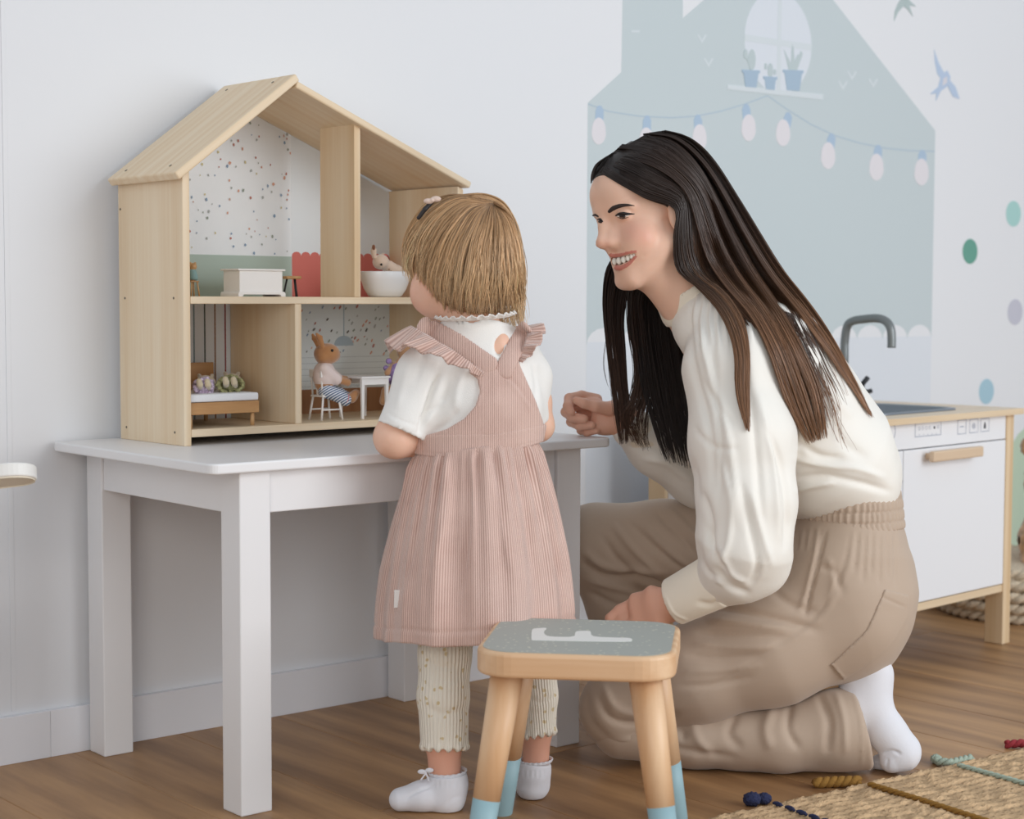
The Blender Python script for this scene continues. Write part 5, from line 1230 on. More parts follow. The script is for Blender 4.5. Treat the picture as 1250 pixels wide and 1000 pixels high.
V = strokes(V, Q, [
  # gathers at the shoulder seam running down the sleeve
  *[S_([(848+i*9, 352+abs(i-3)*2.5), (842+i*9.5, 385), (843+i*10, 425+6*i % 17)], 2.6, -.0034) for i in range(8)],
  *[S_([(853+i*9, 352+abs(i-3)*2.5), (848+i*9.5, 388), (849+i*10, 420)], 2.4, .0026) for i in range(8)],
  S_([(838, 385), (846, 450), (866, 520), (872, 600)], 5, B), S_([(852, 380), (862, 440), (884, 510), (896, 580), (900, 640)], 4.5, Rg), S_([(866, 400), (874, 470), (880, 540), (878, 620)], 4, B*.8),
  S_([(905, 370), (905, 430), (918, 500), (925, 570), (930, 640)], 5, B), S_([(925, 480), (940, 540), (948, 600), (950, 660)], 4.5, Rg), S_([(880, 560), (892, 610), (890, 655), (880, 690)], 4, Rg),
  S_([(935, 520), (955, 570), (962, 620), (958, 670)], 4, B), S_([(858, 600), (868, 640), (864, 680)], 4, B), S_([(905, 590), (915, 640), (925, 690), (915, 715)], 4, B), S_([(918, 600), (930, 650), (942, 690)], 4, Rg),
  S_([(850, 660), (858, 690), (875, 712)], 4, -.006), S_([(852, 684), (866, 704), (885, 714)], 3.5, .004), S_([(872, 690), (890, 715), (915, 725)], 4, -.005), S_([(880, 670), (892, 700), (912, 712)], 3.5, .004), S_([(862, 640), (872, 676), (888, 700)], 3.5, -.005),
  S_([(856, 462), (880, 500), (896, 520)], 3.5, -.003), S_([(845, 520), (870, 545), (900, 548)], 3.5, -.003),
  # torso folds above the waistband
  S_([(972, 585), (1010, 582), (1050, 590), (1088, 600)], 4.5, B), S_([(968, 560), (1005, 568), (1045, 572), (1080, 584)], 4, Rg), S_([(975, 540), (1000, 556), (1030, 560)], 4, B), S_([(970, 600), (990, 594), (1020, 588)], 4, Rg),
  S_([(968, 470), (980, 510), (974, 560)], 6, B), S_([(1010, 500), (1030, 540), (1060, 560)], 6, -.004), S_([(990, 420), (1010, 470), (1040, 510)], 6, .004),
  # far sleeve
  S_([(770, 545), (800, 545), (830, 570)], 4, B), S_([(785, 560), (815, 566), (845, 590)], 4, Rg), S_([(800, 530), (825, 550), (850, 585)], 4, B), S_([(845, 560), (850, 590), (852, 610)], 4, B)])
V = V+vnormals(V, Q)*(fbm(V, 34, 11, 3)*.0022)[:, None]
V = relax(V, Q, 1, .4)
cam_obj('blouse', V, Q, M_BLOUSE, wom)
def part(name, prims, h, mat, parent=wom, post=None, floor=None, cols=None):
    us = [p for p in prims if p.op == 'u']; lo = np.min([p.c-p.r for p in us], 0)-.003; hi = np.max([p.c+p.r for p in us], 0)+.003
    V, Q = surface_nets(prims, grid(lo, hi, h))
    if post: V = post(V, Q)
    return cam_obj(name, V, Q, mat, parent, None if cols is None else cols(V), floor)
ca, cb = K(876, 708, 2.532), K(822, 735, 2.568); cax = (cb-ca)/np.linalg.norm(cb-ca)
part('cuff', [*loft([ca, cb], [.043, .037], [.035, .031], (.4, .9, .1), .004), cone(K(840, 727, 2.555), K(790, 752, 2.59), .026, .029, 's', .002), half(cb, cax, 'i', .001), half(ca, -cax, 'i', .001)], .0022, M_CUFF,
     post=lambda V, Q: strokes(V, Q, [([(858, 700), (868, 716), (884, 730)], 2.5, -.003), ([(850, 735), (870, 738), (885, 728)], 4, -.003), ([(812, 728), (822, 748), (840, 758)], 1.6, .0012)]))
part('cuff', [*chain([K(788, 535, 2.85), K(766, 518, 2.84)], [.036, .033], .004), cone(K(775, 524, 2.844), K(745, 505, 2.83), .022, .024, 's', .002), half(K(765, 517, 2.839), K(760, 513, 2.838)-K(785, 533, 2.85), 'i', .001)], .0025, M_CUFF)
# collar band
c0_, c1_ = K(838, 362, 2.655), K(850, 380, 2.665); cdir = hd(0, -.018, -.045)-nb; cdir = cdir/np.linalg.norm(cdir)
cc_ = hd(0, -.018, -.045)*.50+nb*.50
part('collar', [cone(cc_-cdir*.020, cc_+cdir*.012, .066, .060, k=.002), cone(cc_-cdir*.06, cc_+cdir*.06, .0575, .0575, 's', .001), half(cc_+cdir*.013, cdir, 'i', .001), half(cc_-cdir*.03, -cdir, 'i', .001)], .0022, M_CUFF)
# trousers
pel = [*loft([K(1032, 654, 2.72), K(1024, 705, 2.72), K(1034, 765, 2.70)], [.138, .158, .13], [.084, .110, .088], (0, 0, 1), .03), ell(K(1058, 725, 2.68), (.068, .082, .09), None, 'u', .03), ell(K(1055, 725, 2.80), (.066, .080, .08), None, 'u', .03)]
leg_n = [*loft([K(1016, 742, 2.655), K(940, 786, 2.645), K(850, 822, 2.655), K(766, 856, 2.685)], [.100, .090, .078, .064], [.110, .093, .075, .062], (0, 0, 1), .02), ell(K(758, 868, 2.688), (.066, .060, .060), None, 'u', .02)]
shn_n = [*loft([K(762, 884, 2.69), K(850, 900, 2.672), K(950, 903, 2.655), K(1022, 892, 2.645), K(1064, 890, 2.64)], [.058, .058, .062, .066, .064], [.052, .046, .050, .060, .062], (0, 0, 1), .012), half(K(1052, 893, 2.64), (1, .22, 0), 'i', .004)]
leg_f = [*loft([K(1000, 690, 2.83), K(900, 672, 2.895), K(810, 668, 2.94), K(728, 664, 2.965)], [.09, .084, .080, .068], [.086, .080, .078, .070], (0, 0, 1), .02), *chain([K(728, 666, 2.965), K(760, 745, 2.97), K(800, 850, 2.955)], [.064, .056, .058], .02)]
V, Q = surface_nets(leg_n+pel+leg_f, (np.arange(p_h(670, 3.0), p_h(1120, 2.72), .0036), np.arange((500-960)/FPX*2.66, (500-600)/FPX*2.7, .0036), np.arange(2.50, 3.08, .0040)))
TR = [
  # pulls radiating over the near hip and thigh
  S_([(1008, 648), (1000, 680), (990, 720), (983, 752)], 1.8, -.0075), S_([(1001, 645), (993, 685), (984, 725), (974, 748)], 3, .0035),
  S_([(1038, 650), (1030, 690), (1012, 730), (985, 762), (930, 800), (870, 838), (830, 862)], 1.6, -.0022), S_([(1043, 650), (1036, 692), (1018, 733), (990, 767), (935, 806)], 2.2, .0014),
  S_([(868, 742), (900, 745), (950, 756), (1000, 770)], 5, -.006), S_([(865, 756), (910, 762), (960, 768)], 4.5, .0045), S_([(850, 772), (900, 776), (960, 778)], 4.5, -.0045), S_([(845, 786), (890, 790), (950, 790)], 4.5, .004),
  S_([(838, 800), (880, 804), (930, 800)], 4, -.004), S_([(835, 820), (880, 818), (930, 812)], 4.5, .003), S_([(830, 838), (870, 836), (920, 826)], 4, -.003),
  S_([(940, 720), (970, 740), (1000, 748)], 5, -.004), S_([(1000, 690), (1020, 700), (1028, 725)], 4, -.004), S_([(1010, 680), (1018, 710), (1010, 740)], 4, .003),
  *[S_([(1048+i*9, 648), (1046+i*9.5, 672+(i*7) % 13), (1043+i*10, 700+(i*11) % 19)], 2.6, -.003) for i in range(6)], *[S_([(975+i*9, 645), (972+i*9, 672)], 2.4, -.0028) for i in range(4)],
  # knee
  S_([(735, 835), (750, 862), (775, 872), (810, 866)], 4, .004), S_([(730, 850), (745, 876), (775, 884), (815, 876)], 4, -.006), S_([(775, 900), (800, 885), (828, 870)], 3.5, -.006), S_([(752, 905), (790, 898), (820, 880)], 3.5, .004),
  S_([(715, 845), (722, 880), (745, 905)], 5, -.003),
  # far thigh, folds fanning from the crotch
  S_([(770, 640), (800, 668), (830, 692), (848, 700)], 4, -.0055, 2.8, 3.1), S_([(748, 640), (775, 672), (805, 700)], 4, .0045, 2.8, 3.1), S_([(735, 655), (760, 690), (800, 715)], 4, -.0055, 2.8, 3.1), S_([(800, 625), (830, 655), (852, 680)], 4, -.005, 2.8, 3.1),
  S_([(785, 640), (815, 672), (845, 696)], 3.5, .004, 2.8, 3.1), S_([(815, 620), (845, 650), (860, 665)], 3.5, .004, 2.8, 3.1),
  S_([(712, 672), (735, 690), (770, 697), (815, 700)], 4.5, .006, 2.8, 3.1), S_([(712, 686), (738, 703), (780, 706), (830, 722)], 4.5, -.008, 2.8, 3.1), S_([(712, 706), (745, 716), (790, 728), (820, 740)], 4.5, .005, 2.8, 3.1), S_([(718, 722), (750, 738), (790, 745)], 4, -.006, 2.8, 3.1)]
V = strokes(V, Q, TR); V = V+vnormals(V, Q)*(fbm(V, 30, 5, 3)*.0016)[:, None]; V = relax(V, Q, 1, .35)
trs = cam_obj('trousers', V, Q, M_KHAKI, wom, None, .002)
V, Q = surface_nets(shn_n, grid(np.min([p.c-p.r for p in shn_n[:-1]], 0)-.003, np.max([p.c+p.r for p in shn_n[:-1]], 0)+.003, .0034))
V = strokes(V, Q, [S_([(845, 872), (850, 900), (870, 925)], 6, .004), S_([(900, 870), (890, 895), (905, 915)], 6, -.004), S_([(945, 862), (935, 890), (940, 915)], 6, .0045), S_([(965, 860), (962, 890), (975, 915)], 5, -.005), S_([(1000, 850), (1012, 880), (1010, 920)], 5, -.007), S_([(1020, 845), (1030, 880), (1032, 920)], 4, .004),
  S_([(780, 900), (830, 915), (900, 926)], 5, -.004), S_([(1043, 850), (1052, 890), (1052, 935)], 1.5, .0018), S_([(800, 878), (830, 890), (835, 905)], 4, -.004)])
V = V+vnormals(V, Q)*(fbm(V, 36, 9, 3)*.0028)[:, None]
cam_obj('trouser_leg', V, Q, M_KHAKI, wom, None, .0015)
# elastic waistband, ruched
wa, wb = K(1031, 596, 2.72), K(1032, 644, 2.72); wax = (wb-wa)/np.linalg.norm(wb-wa)
def ruche(V, Q):
    c = (wa+wb)/2; d = V-c; ang = np.arctan2(d[:, 2]/.140, d[:, 0]/.090); hgt = d@wax; Nn = vnormals(V, Q)
    row = np.abs(np.sin(hgt/.0165*math.pi)); e = np.clip((hgt-hgt.min()-.010)/.012, 0, 1)*np.clip((hgt.max()-hgt)/.004, 0, 1); return V+Nn*(e*(np.sin(ang*58+1.3*np.sin(ang*9)+np.floor(hgt/.0165)*1.1)*.0016-(1-row)**3*.0026))[:, None]
part('waistband', [*loft([wa, wb], [.136, .142], [.084, .0885], (0, 0, 1), .002), cone(wa-wax*.03, wa-wax*.0, .05, .05, 's', .002), half(wa, (-.0, 1, 0), 'i', .003), half(wb, wax, 'i', .004)], .0024, M_KHAKI, post=ruche)
# sewn-on pocket on the thigh and hip pocket welt lie on the cloth
def patch(name, outline, thick, mat, src, h=.0022):
    """thin cloth patch: the shell just above a garment, cut to an outline"""
    import copy
    grown = []
    for p in src:
        q = copy.copy(p); q.f = (lambda P, f=p.f: f(P)-thick) if p.op == 'u' else p.f; grown.append(q)
    c = np.array([K(x, y, 2.6) for x, y in outline]); lo = c.min(0)-.01; hi = c.max(0)+.01; lo[2], hi[2] = 2.44, 2.68
    pr = grown+[poly_prism(outline, 2.6, 2.4, 2.70, 'i', .001)]
    return surface_nets(pr, grid(lo, hi, h))
V, Q = patch('p', [(1073, 716), (1108, 726), (1108, 752), (1085, 786), (1030, 832), (1010, 808), (1050, 765)], .0022, M_KHAKI, leg_n+pel)
V = strokes(V, Q, [([(1073, 718), (1052, 764), (1013, 806)], 1.6, .0014), ([(1012, 808), (1032, 830)], 1.6, .0012), ([(1070, 726), (1106, 742)], 1.6, -.0015)]); V = V+vnormals(V, Q)*(fbm(V, 30, 5, 3)*.0016)[:, None]
V = relax(V, Q, 1, .4); cam_obj('patch_pocket', V, Q, M_KHAKI, wom)
# sock and foot
sock = [cone(K(1030, 885, 2.65), K(1056, 848, 2.65), .034, .034, k=.01), *chain([K(1052, 838, 2.655), K(1064, 832, 2.648), K(1066, 862, 2.645), K(1082, 893, 2.64), K(1100, 916, 2.636)], [.034, .030, .027, .0285, .030], .012), *chain([K(1102, 922, 2.632), K(1088, 930, 2.628)], [.023, .017], .010), *chain([K(1084, 929, 2.66), K(1072, 931, 2.665)], [.017, .012], .006), ell(K(1068, 818, 2.648), (.026, .022, .028), None, 'u', .012)]
part('sock', sock, .002, M_SOCK, post=lambda V, Q: strokes(V, Q, [([(1078, 920), (1090, 917), (1100, 921)], 1.8, -.003), ([(1084, 926), (1082, 940)], 1.5, -.002)]), floor=.002)
part('sock', [*chain([K(802, 856, 2.95), K(765, 874, 2.93)], [.033, .026], .01)], .004, M_SOCK, floor=.001)
# ================================================================== her hair
M_HAIR = attr_mat('hair_dark', .36, spec=.5)
M_HAIR.node_tree.nodes['Principled BSDF'].inputs['Anisotropic'].default_value = .0
cap = [he(hd(0, -.014, .036), (.0800, .0990, .0925), k=0), he(hd(.018, -.035, -.03), (.062, .065, .085), k=.02), he(hd(0, .030, .060), (.052, .052, .044), k=.015)]
cut = [he(hd(.012, .105, -.045), (.080, .085, .104), 's', .006), he(hd(.05, .040, -.075), (.001, .001, .001), 's', .001), poly_prism([(700, 345), (700, 240), (715, 228), (724, 221), (732, 214.5), (745, 220), (758, 228), (772, 236), (786, 243), (800, 248), (812, 251), (821, 258), (824, 275), (824, 345)], 2.58, 2.3, 2.625, 's', .002)]
part('hair_cap', cap+cut, .0026, plain('hair_root', (30, 23, 20), .5), cols=None)
surf = cap+blouse[:-1]+neck
HG = []
def grp(l, r, n, m, prims, seed, c0, c1, c2, rad=.00055, tip=.00030, **kw):
    C, lay, near = hair_group(l, r, n, m, prims, seed, **kw); rr = np.random.RandomState(seed+99)
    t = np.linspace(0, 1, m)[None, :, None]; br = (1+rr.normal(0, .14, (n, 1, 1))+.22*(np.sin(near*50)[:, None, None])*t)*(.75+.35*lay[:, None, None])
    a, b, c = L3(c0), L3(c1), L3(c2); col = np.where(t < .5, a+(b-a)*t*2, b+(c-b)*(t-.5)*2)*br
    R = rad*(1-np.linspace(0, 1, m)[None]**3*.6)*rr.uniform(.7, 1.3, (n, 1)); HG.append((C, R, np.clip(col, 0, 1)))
DK, MD, LT = (38, 28, 24), (68, 47, 36), (146, 106, 76)
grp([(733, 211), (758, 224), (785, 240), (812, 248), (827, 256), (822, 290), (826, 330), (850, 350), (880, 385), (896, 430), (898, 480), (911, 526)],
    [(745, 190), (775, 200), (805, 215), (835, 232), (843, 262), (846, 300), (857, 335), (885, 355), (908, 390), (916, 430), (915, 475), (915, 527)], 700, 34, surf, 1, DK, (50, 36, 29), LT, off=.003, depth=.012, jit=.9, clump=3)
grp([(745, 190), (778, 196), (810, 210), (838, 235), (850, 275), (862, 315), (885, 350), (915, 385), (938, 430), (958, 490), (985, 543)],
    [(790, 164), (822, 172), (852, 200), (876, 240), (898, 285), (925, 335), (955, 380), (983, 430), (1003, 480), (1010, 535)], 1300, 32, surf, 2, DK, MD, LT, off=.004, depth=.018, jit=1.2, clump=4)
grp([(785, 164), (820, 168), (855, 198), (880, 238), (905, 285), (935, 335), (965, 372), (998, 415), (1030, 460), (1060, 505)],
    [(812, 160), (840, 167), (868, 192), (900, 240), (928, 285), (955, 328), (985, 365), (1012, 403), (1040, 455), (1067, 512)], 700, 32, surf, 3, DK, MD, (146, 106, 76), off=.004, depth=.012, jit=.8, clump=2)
grp([(735, 200), (755, 205), (790, 222), (820, 240), (835, 262), (835, 300), (838, 335), (856, 350)], [(760, 176), (800, 182), (835, 205), (862, 245), (880, 290), (900, 340), (925, 375), (950, 400)], 500, 24, surf, 4, DK, DK, MD, off=.002, depth=.008, jit=.8)
grp([(738, 193), (727, 201), (722, 212), (721, 226)], [(772, 172), (748, 188), (735, 203), (727, 214)], 130, 12, cap, 5, DK, DK, DK, off=.001, depth=.003, jit=.5)
grp([(731, 210), (742, 216), (756, 224.5), (772, 233.5), (790, 243), (812, 250)], [(738, 202), (755, 212), (775, 226), (800, 241), (818, 248)], 220, 20, surf, 16, DK, DK, DK, off=.002, depth=.003, jit=.4, clump=0)
grp([(790, 166), (815, 185), (832, 225), (834, 265), (832, 300), (838, 330), (862, 352), (885, 375), (905, 395)],
    [(812, 160), (842, 168), (870, 193), (902, 242), (930, 288), (957, 331), (985, 367), (1008, 400), (1030, 440)], 1500, 28, surf, 14, DK, (50, 36, 29), (96, 68, 50), rad=.0007, off=.003, depth=.008, jit=.8, clump=0)
grp([(940, 380), (962, 430), (985, 480), (1004, 530)], [(990, 385), (1012, 430), (1030, 465), (1040, 490)], 60, 20, surf, 15, MD, MD, LT, off=.003, depth=.006, jit=2, clump=3)
# hair of the far side, hanging in front of the shoulder
ff = [2.66, 2.70, 2.73, 2.75, 2.76, 2.76, 2.76]
grp([(765, 300), (742, 325), (736, 365), (740, 420), (746, 470), (750, 510), (757, 543)], [(800, 320), (772, 345), (762, 385), (764, 430), (768, 470), (772, 500), (768, 541)], 520, 28, None, 6, (26, 20, 19), (44, 32, 28), (70, 50, 40), fall=ff, off=0, depth=.03, jit=1.2, clump=2)
grp([(795, 320), (780, 345), (774, 385), (778, 430), (786, 480), (800, 530), (812, 562)], [(835, 340), (832, 380), (838, 430), (846, 480), (855, 540), (858, 580)], 900, 28, None, 7, (20, 16, 16), (24, 18, 18), (34, 26, 24), fall=[2.68, 2.72, 2.74, 2.75, 2.75, 2.74], off=0, depth=.03, jit=1.6, clump=5)
grp([(790, 330), (768, 350), (768, 400), (776, 450), (768, 490), (754, 505), (775, 540)], [(810, 340), (785, 360), (788, 410), (794, 460), (790, 510), (788, 535), (792, 552)], 300, 28, None, 8, (26, 20, 19), (44, 32, 28), (80, 58, 46), fall=ff, off=0, depth=.03, jit=3, clump=2)
grp([(748, 370), (742, 400), (736, 440), (740, 465), (748, 484)], [(752, 370), (745, 400), (739, 440), (743, 468), (752, 488)], 4, 24, None, 9, MD, MD, MD, fall=[2.7, 2.74, 2.75], off=0, depth=.0, jit=.3, rad=.0004)
grp([(985, 430), (1000, 480), (1012, 520), (1022, 545)], [(1000, 430), (1020, 490), (1030, 530), (1045, 555)], 16, 18, surf, 10, MD, LT, LT, off=.004, depth=.006, jit=3, rad=.00035)
mm = max(c.shape[1] for c, _, _ in HG)
def pad_(a, m):
    idx = np.linspace(0, a.shape[1]-1, m); i = np.clip(idx.astype(int), 0, a.shape[1]-2); f = idx-i; f = f[None, :, None] if a.ndim == 3 else f[None]
    return a[:, i]*(1-f)+a[:, i+1]*f
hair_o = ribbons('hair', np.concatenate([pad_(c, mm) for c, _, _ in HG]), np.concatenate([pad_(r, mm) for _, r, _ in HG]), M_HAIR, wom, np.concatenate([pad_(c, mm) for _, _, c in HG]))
hair_o['kind'] = 'stuff'
# ================================================================== toddler
kid = thing('person', 'toddler seen from behind in white tee, pink corduroy pinafore and cream leggings at the dollhouse', 'person', tuple(at_z(580, 975, 0)))
kw = 2.48
def Z_(px, py, w=kw): return K(px, py, w)
# facing direction: away from the camera and to the left, head turned further left
ka = math.radians(38)   # angle from straight-away towards image left
KF = np.array([-math.sin(ka), -.12, math.cos(ka)]); KF /= np.linalg.norm(KF)
KU0 = np.array([0, 1, .0]); KU_ = KU0-KF*(KU0@KF); KU_ /= np.linalg.norm(KU_)
KS = np.array([-math.cos(ka), 0, -math.sin(ka)])       # towards her left (image left, nearer)
KHC = Z_(566, 325, 2.49); KM = np.stack([KS, KF, KU_])
def kd(x, y, z): return KHC+x*KS+y*KF+z*KU_
def ke(c, r, op='u', k=.01): return ell(c, np.array(r), KM, op, k)
tee = [*loft([Z_(580, 418, 2.505), Z_(582, 450, 2.505), Z_(586, 500, 2.50), Z_(588, 560, 2.50)], [.066, .088, .086, .080], [.046, .062, .066, .066], (1, 0, 0), .02),
       cone(kd(0, -.01, -.03), Z_(582, 422, 2.505), .0455, .052, k=.012),
       *chain([Z_(548, 430, 2.50), Z_(520, 460, 2.48), Z_(490, 525, 2.458)], [.036, .041, .0370], .02), *chain([Z_(628, 428, 2.52), Z_(645, 462, 2.528), Z_(650, 508, 2.53)], [.030, .029, .024], .02)]
khead = [ke(kd(0, -.006, .018), (.068, .080, .072), k=0), ke(kd(0, .026, -.030), (.058, .050, .050), k=.025), ke(kd(.032, .040, -.036), (.030, .028, .028), k=.02), ke(kd(-.032, .040, -.036), (.030, .028, .028), k=.02),
         ke(kd(0, .072, -.030), (.010, .011, .009), k=.01), ke(kd(0, .058, -.064), (.020, .016, .014), k=.015), ke(kd(0, .066, -.047), (.016, .010, .008), k=.01),
         ke(kd(.026, .074, -.010), (.013, .010, .008), 's', .01), ke(kd(-.026, .074, -.010), (.013, .010, .008), 's', .01), ke(kd(.026, .062, -.010), (.011, .010, .010), 'u', .004), ke(kd(-.026, .062, -.010), (.011, .010, .010), 'u', .004),
         ke(Z_(527, 344, 2.455), (.006, .013, .019), k=.004), ke(kd(-.070, .004, -.016), (.006, .013, .019), k=.004)]
kneck = [cone(kd(0, -.01, -.03), Z_(582, 420, 2.50), .034, .040, k=.02)]
ktor = [*loft([Z_(580, 425, 2.50), Z_(584, 480, 2.50), Z_(588, 540, 2.50), Z_(588, 620, 2.49), Z_(590, 690, 2.49)], [.050, .066, .064, .068, .064], [.036, .046, .050, .056, .050], (1, 0, 0), .02)]
klimb = [*chain([Z_(540, 432, 2.50), Z_(504, 488, 2.472), Z_(482, 534, 2.46), Z_(520, 537, 2.52), Z_(565, 532, 2.60)], [.022, .026, .0285, .026, .020], .012),
         *chain([Z_(632, 430, 2.52), Z_(652, 490, 2.53), Z_(657, 520, 2.54), Z_(640, 527, 2.63)], [.028, .024, .022, .018], .012),
         *chain([Z_(545, 690, 2.48), Z_(543, 800, 2.465), Z_(542, 900, 2.455), Z_(543, 960, 2.45)], [.036, .026, .026, .0215], .012), *chain([Z_(543, 965, 2.45), Z_(505, 974, 2.445), Z_(496, 977, 2.445)], [.018, .014, .010], .01),
         *chain([Z_(640, 690, 2.50), Z_(655, 800, 2.505), Z_(656, 890, 2.505), Z_(653, 945, 2.505)], [.036, .022, .0200, .019], .012), *chain([Z_(653, 955, 2.51), Z_(648, 950, 2.565)], [.017, .012], .01)]
def khand(c, d, side):
    out = [ell(c, (.018, .012, .020), None, 'u', .008)]; d = np.array(d)/np.linalg.norm(d)
    for i in range(4):
        b = c+side*(i-1.5)*.0085; out += chain([b, b+d*.020, b+d*.030+np.array([0, -.010, 0])], [.0056, .0052, .0046], .002)
    out += chain([c-side*.012, c-side*.022+d*.008, c-side*.022+d*.018], [.0058, .0052, .0044], .002); return out
_wk = march([608], [423], [p for p in tee if p.op == 'u'], 2.3)[0]
klimb.append(ell(K(608, 424, _wk+.0275), (.022, .028, .026), None, 'u', .004))
khands = khand(Z_(572, 529, 2.625), (-.2, -.1, 1), np.array([1, 0, 0]))+khand(Z_(632, 527, 2.655), (-.3, -.1, 1), np.array([1, 0, 0]))
V, Q = surface_nets(khead+kneck+ktor+klimb+khands, (dense(p_h(438, 2.45), p_h(690, 2.5), .006, [(p_h(490, 2.5), p_h(640, 2.5), .003)]), dense((500-1000)/FPX*2.44, (500-235)/FPX*2.5, .006, [((500-415)/FPX*2.5, (500-300)/FPX*2.5, .0022), ((500-560)/FPX*2.6, (500-520)/FPX*2.6, .0028)]), np.arange(2.37, 2.76, .0030)))
px_ = pix(V); kc = np.tile(L3((236, 192, 168)), (len(V), 1))
dd = np.linalg.norm(V-kd(.040, .052, -.036), axis=1); a = (np.exp(-(dd/.026)**2)*.5)[:, None]; kc = kc*(1-a)+L3((226, 146, 128))*a
dd = np.linalg.norm(V-Z_(527, 344, 2.45), axis=1); a = (np.exp(-(dd/.018)**2)*.4)[:, None]; kc = kc*(1-a)+L3((222, 140, 118))*a
dd = np.linalg.norm(V-kd(0, .076, -.048), axis=1); a = (np.exp(-(dd/.011)**2)*.8)[:, None]; kc = kc*(1-a)+L3((204, 120, 110))*a
lg = px_[:, 1] > 850; kc[lg] = L3((222, 166, 142)); kc = np.clip(kc*(1+fbm(V, 120, 8, 2)[:, None]*.04), 0, 1)
cam_obj('body', V, Q, M_SKIN, kid, kc, .001)
for s in (1, -1): toy('eye', [ell(kd(s*.026, .0690, -.010), (.0055, .0055, .0055), None, 'u', 0)], .0012, M_EYE, kid)
# ---- tee shirt
M_TEE = cloth('white_jersey', (240, 238, 234), .85, .25, 700)
M_CORD = None
hl, hr = Z_(490, 520, 2.458), Z_(650, 507, 2.532)
hln = Z_(488, 528, 2.457)-Z_(508, 478, 2.465); hrn = Z_(650, 520, 2.532)-Z_(645, 460, 2.528)
tee_c = tee+[ell(hl+hln/np.linalg.norm(hln)*.036, (.058, .058, .034), axes_from((1, 0, 0), z=hln), 's', .0015), ell(hr+hrn/np.linalg.norm(hrn)*.030, (.034, .034, .028), axes_from((1, 0, 0), z=hrn), 's', .0015), ell(Z_(609, 422, 2.435), (.0088, .0155, .030), None, 's', .001), cone(kd(0, -.01, -.01), kd(0, -.012, -.066), .0315, .0335, 's', .002), half(Z_(582, 389, 2.455), (0.03, 1, .18), 'i', .003)]
V, Q = surface_nets(tee_c, grid((p_h(455, 2.45), (500-610)/FPX*2.5, 2.39), (p_h(680, 2.5), (500-380)/FPX*2.5, 2.63), .0026))
# cut the sleeves off square below their hems
V = strokes(V, Q, [([(536, 455), (526, 478), (519, 502), (511, 530)], 3.2, -.0085), ([(540, 440), (530, 470), (520, 505)], 4, -.002), ([(548, 462), (540, 490), (528, 500), (512, 512)], 3.5, -.004), ([(500, 440), (492, 470), (484, 500)], 5, .002), ([(520, 520), (530, 500), (545, 490)], 3.5, .003), ([(560, 500), (548, 515), (530, 528)], 4, -.003),
  ([(575, 440), (560, 470), (556, 500)], 5, .003), ([(470, 508), (488, 518), (512, 526)], 1.3, .0008), ([(472, 503), (490, 513), (513, 521)], 1.0, -.0008), ([(650, 440), (655, 470), (652, 500)], 3, -.002), ([(520, 410), (515, 440), (505, 470)], 5, -.002)])
V = V+vnormals(V, Q)*(fbm(V, 60, 21, 2)*.0012)[:, None]
cam_obj('tee_shirt', V, Q, M_TEE, kid)
# collar frill: a scalloped ring
def frill(name, ring, out_dir, width, mat, parent, nw, amp, rows=6, closed=True, thick=.0012):
    """ruffled strip: ring (n,3) base line, out_dir (n,3) outward directions"""
    n = len(ring); t = np.linspace(0, 1, n)[:, None]; V = []
    tang = np.gradient(ring, axis=0); tang /= np.linalg.norm(tang, axis=1, keepdims=True); up = np.cross(tang, out_dir); up /= np.linalg.norm(up, axis=1, keepdims=True)+1e-9
    for k in range(rows+1):
        f = k/rows; V.append(ring+out_dir*width*f+up*(np.sin(t*nw*2*math.pi)*amp*f+np.sin(t*nw*2*math.pi*2.7+1)*amp*.35*f))
    V = np.array(V).transpose(1, 0, 2); I = np.arange(n*(rows+1)).reshape(n, rows+1)
    J = np.roll(I, -1, 0) if closed else I[1:]; I0 = I if closed else I[:-1]
    Q = np.stack([I0[:, :-1], J[:, :-1], J[:, 1:], I0[:, 1:]], -1).reshape(-1, 4)
    o = cam_obj(name, V.reshape(-1, 3), Q, mat, parent); md = o.modifiers.new('solid', 'SOLIDIFY'); md.thickness = thick; md.offset = 0; return o
an = np.linspace(0, 2*math.pi, 240, endpoint=False)[:, None]
nc = kd(0, -.012, -.080)+np.array([.004, .002, 0]); e1_ = np.array([1, .06, 0]); e2_ = np.array([0, .12, 1]); 
ring = nc+e1_*np.cos(an)*.050+e2_*np.sin(an)*.047
frill('collar_frill', ring, (e1_*np.cos(an)+e2_*np.sin(an))*.75+np.array([0, .55, 0]), .011, M_TEE, kid, 26, .0022)
# ---- leggings
m, nt, b = new_mat('floral_rib_knit'); tc = N(nt, 'ShaderNodeTexCoord')
vo = N(nt, 'ShaderNodeTexVoronoi'); vo.inputs['Scale'].default_value = 75; nt.links.new(tc.outputs['Object'], vo.inputs['Vector']); no = N(nt, 'ShaderNodeTexNoise'); no.inputs['Scale'].default_value = 210; nt.links.new(tc.outputs['Object'], no.inputs['Vector'])
ad = N(nt, 'ShaderNodeMath', operation='ADD'); nt.links.new(vo.outputs['Distance'], ad.inputs[0]); mu_ = N(nt, 'ShaderNodeMath', operation='MULTIPLY'); mu_.inputs[1].default_value = .55; nt.links.new(no.outputs[0], mu_.inputs[0]); nt.links.new(mu_.outputs[0], ad.inputs[1])
cr = N(nt, 'ShaderNodeValToRGB'); cr.color_ramp.elements[0].position = .42; cr.color_ramp.elements[0].color = lin((220, 200, 158)); cr.color_ramp.elements[1].position = .50; cr.color_ramp.elements[1].color = lin((244, 237, 222)); nt.links.new(ad.outputs[0], cr.inputs[0]); nt.links.new(cr.outputs[0], b.inputs['Base Color']); b.inputs['Roughness'].default_value = .9
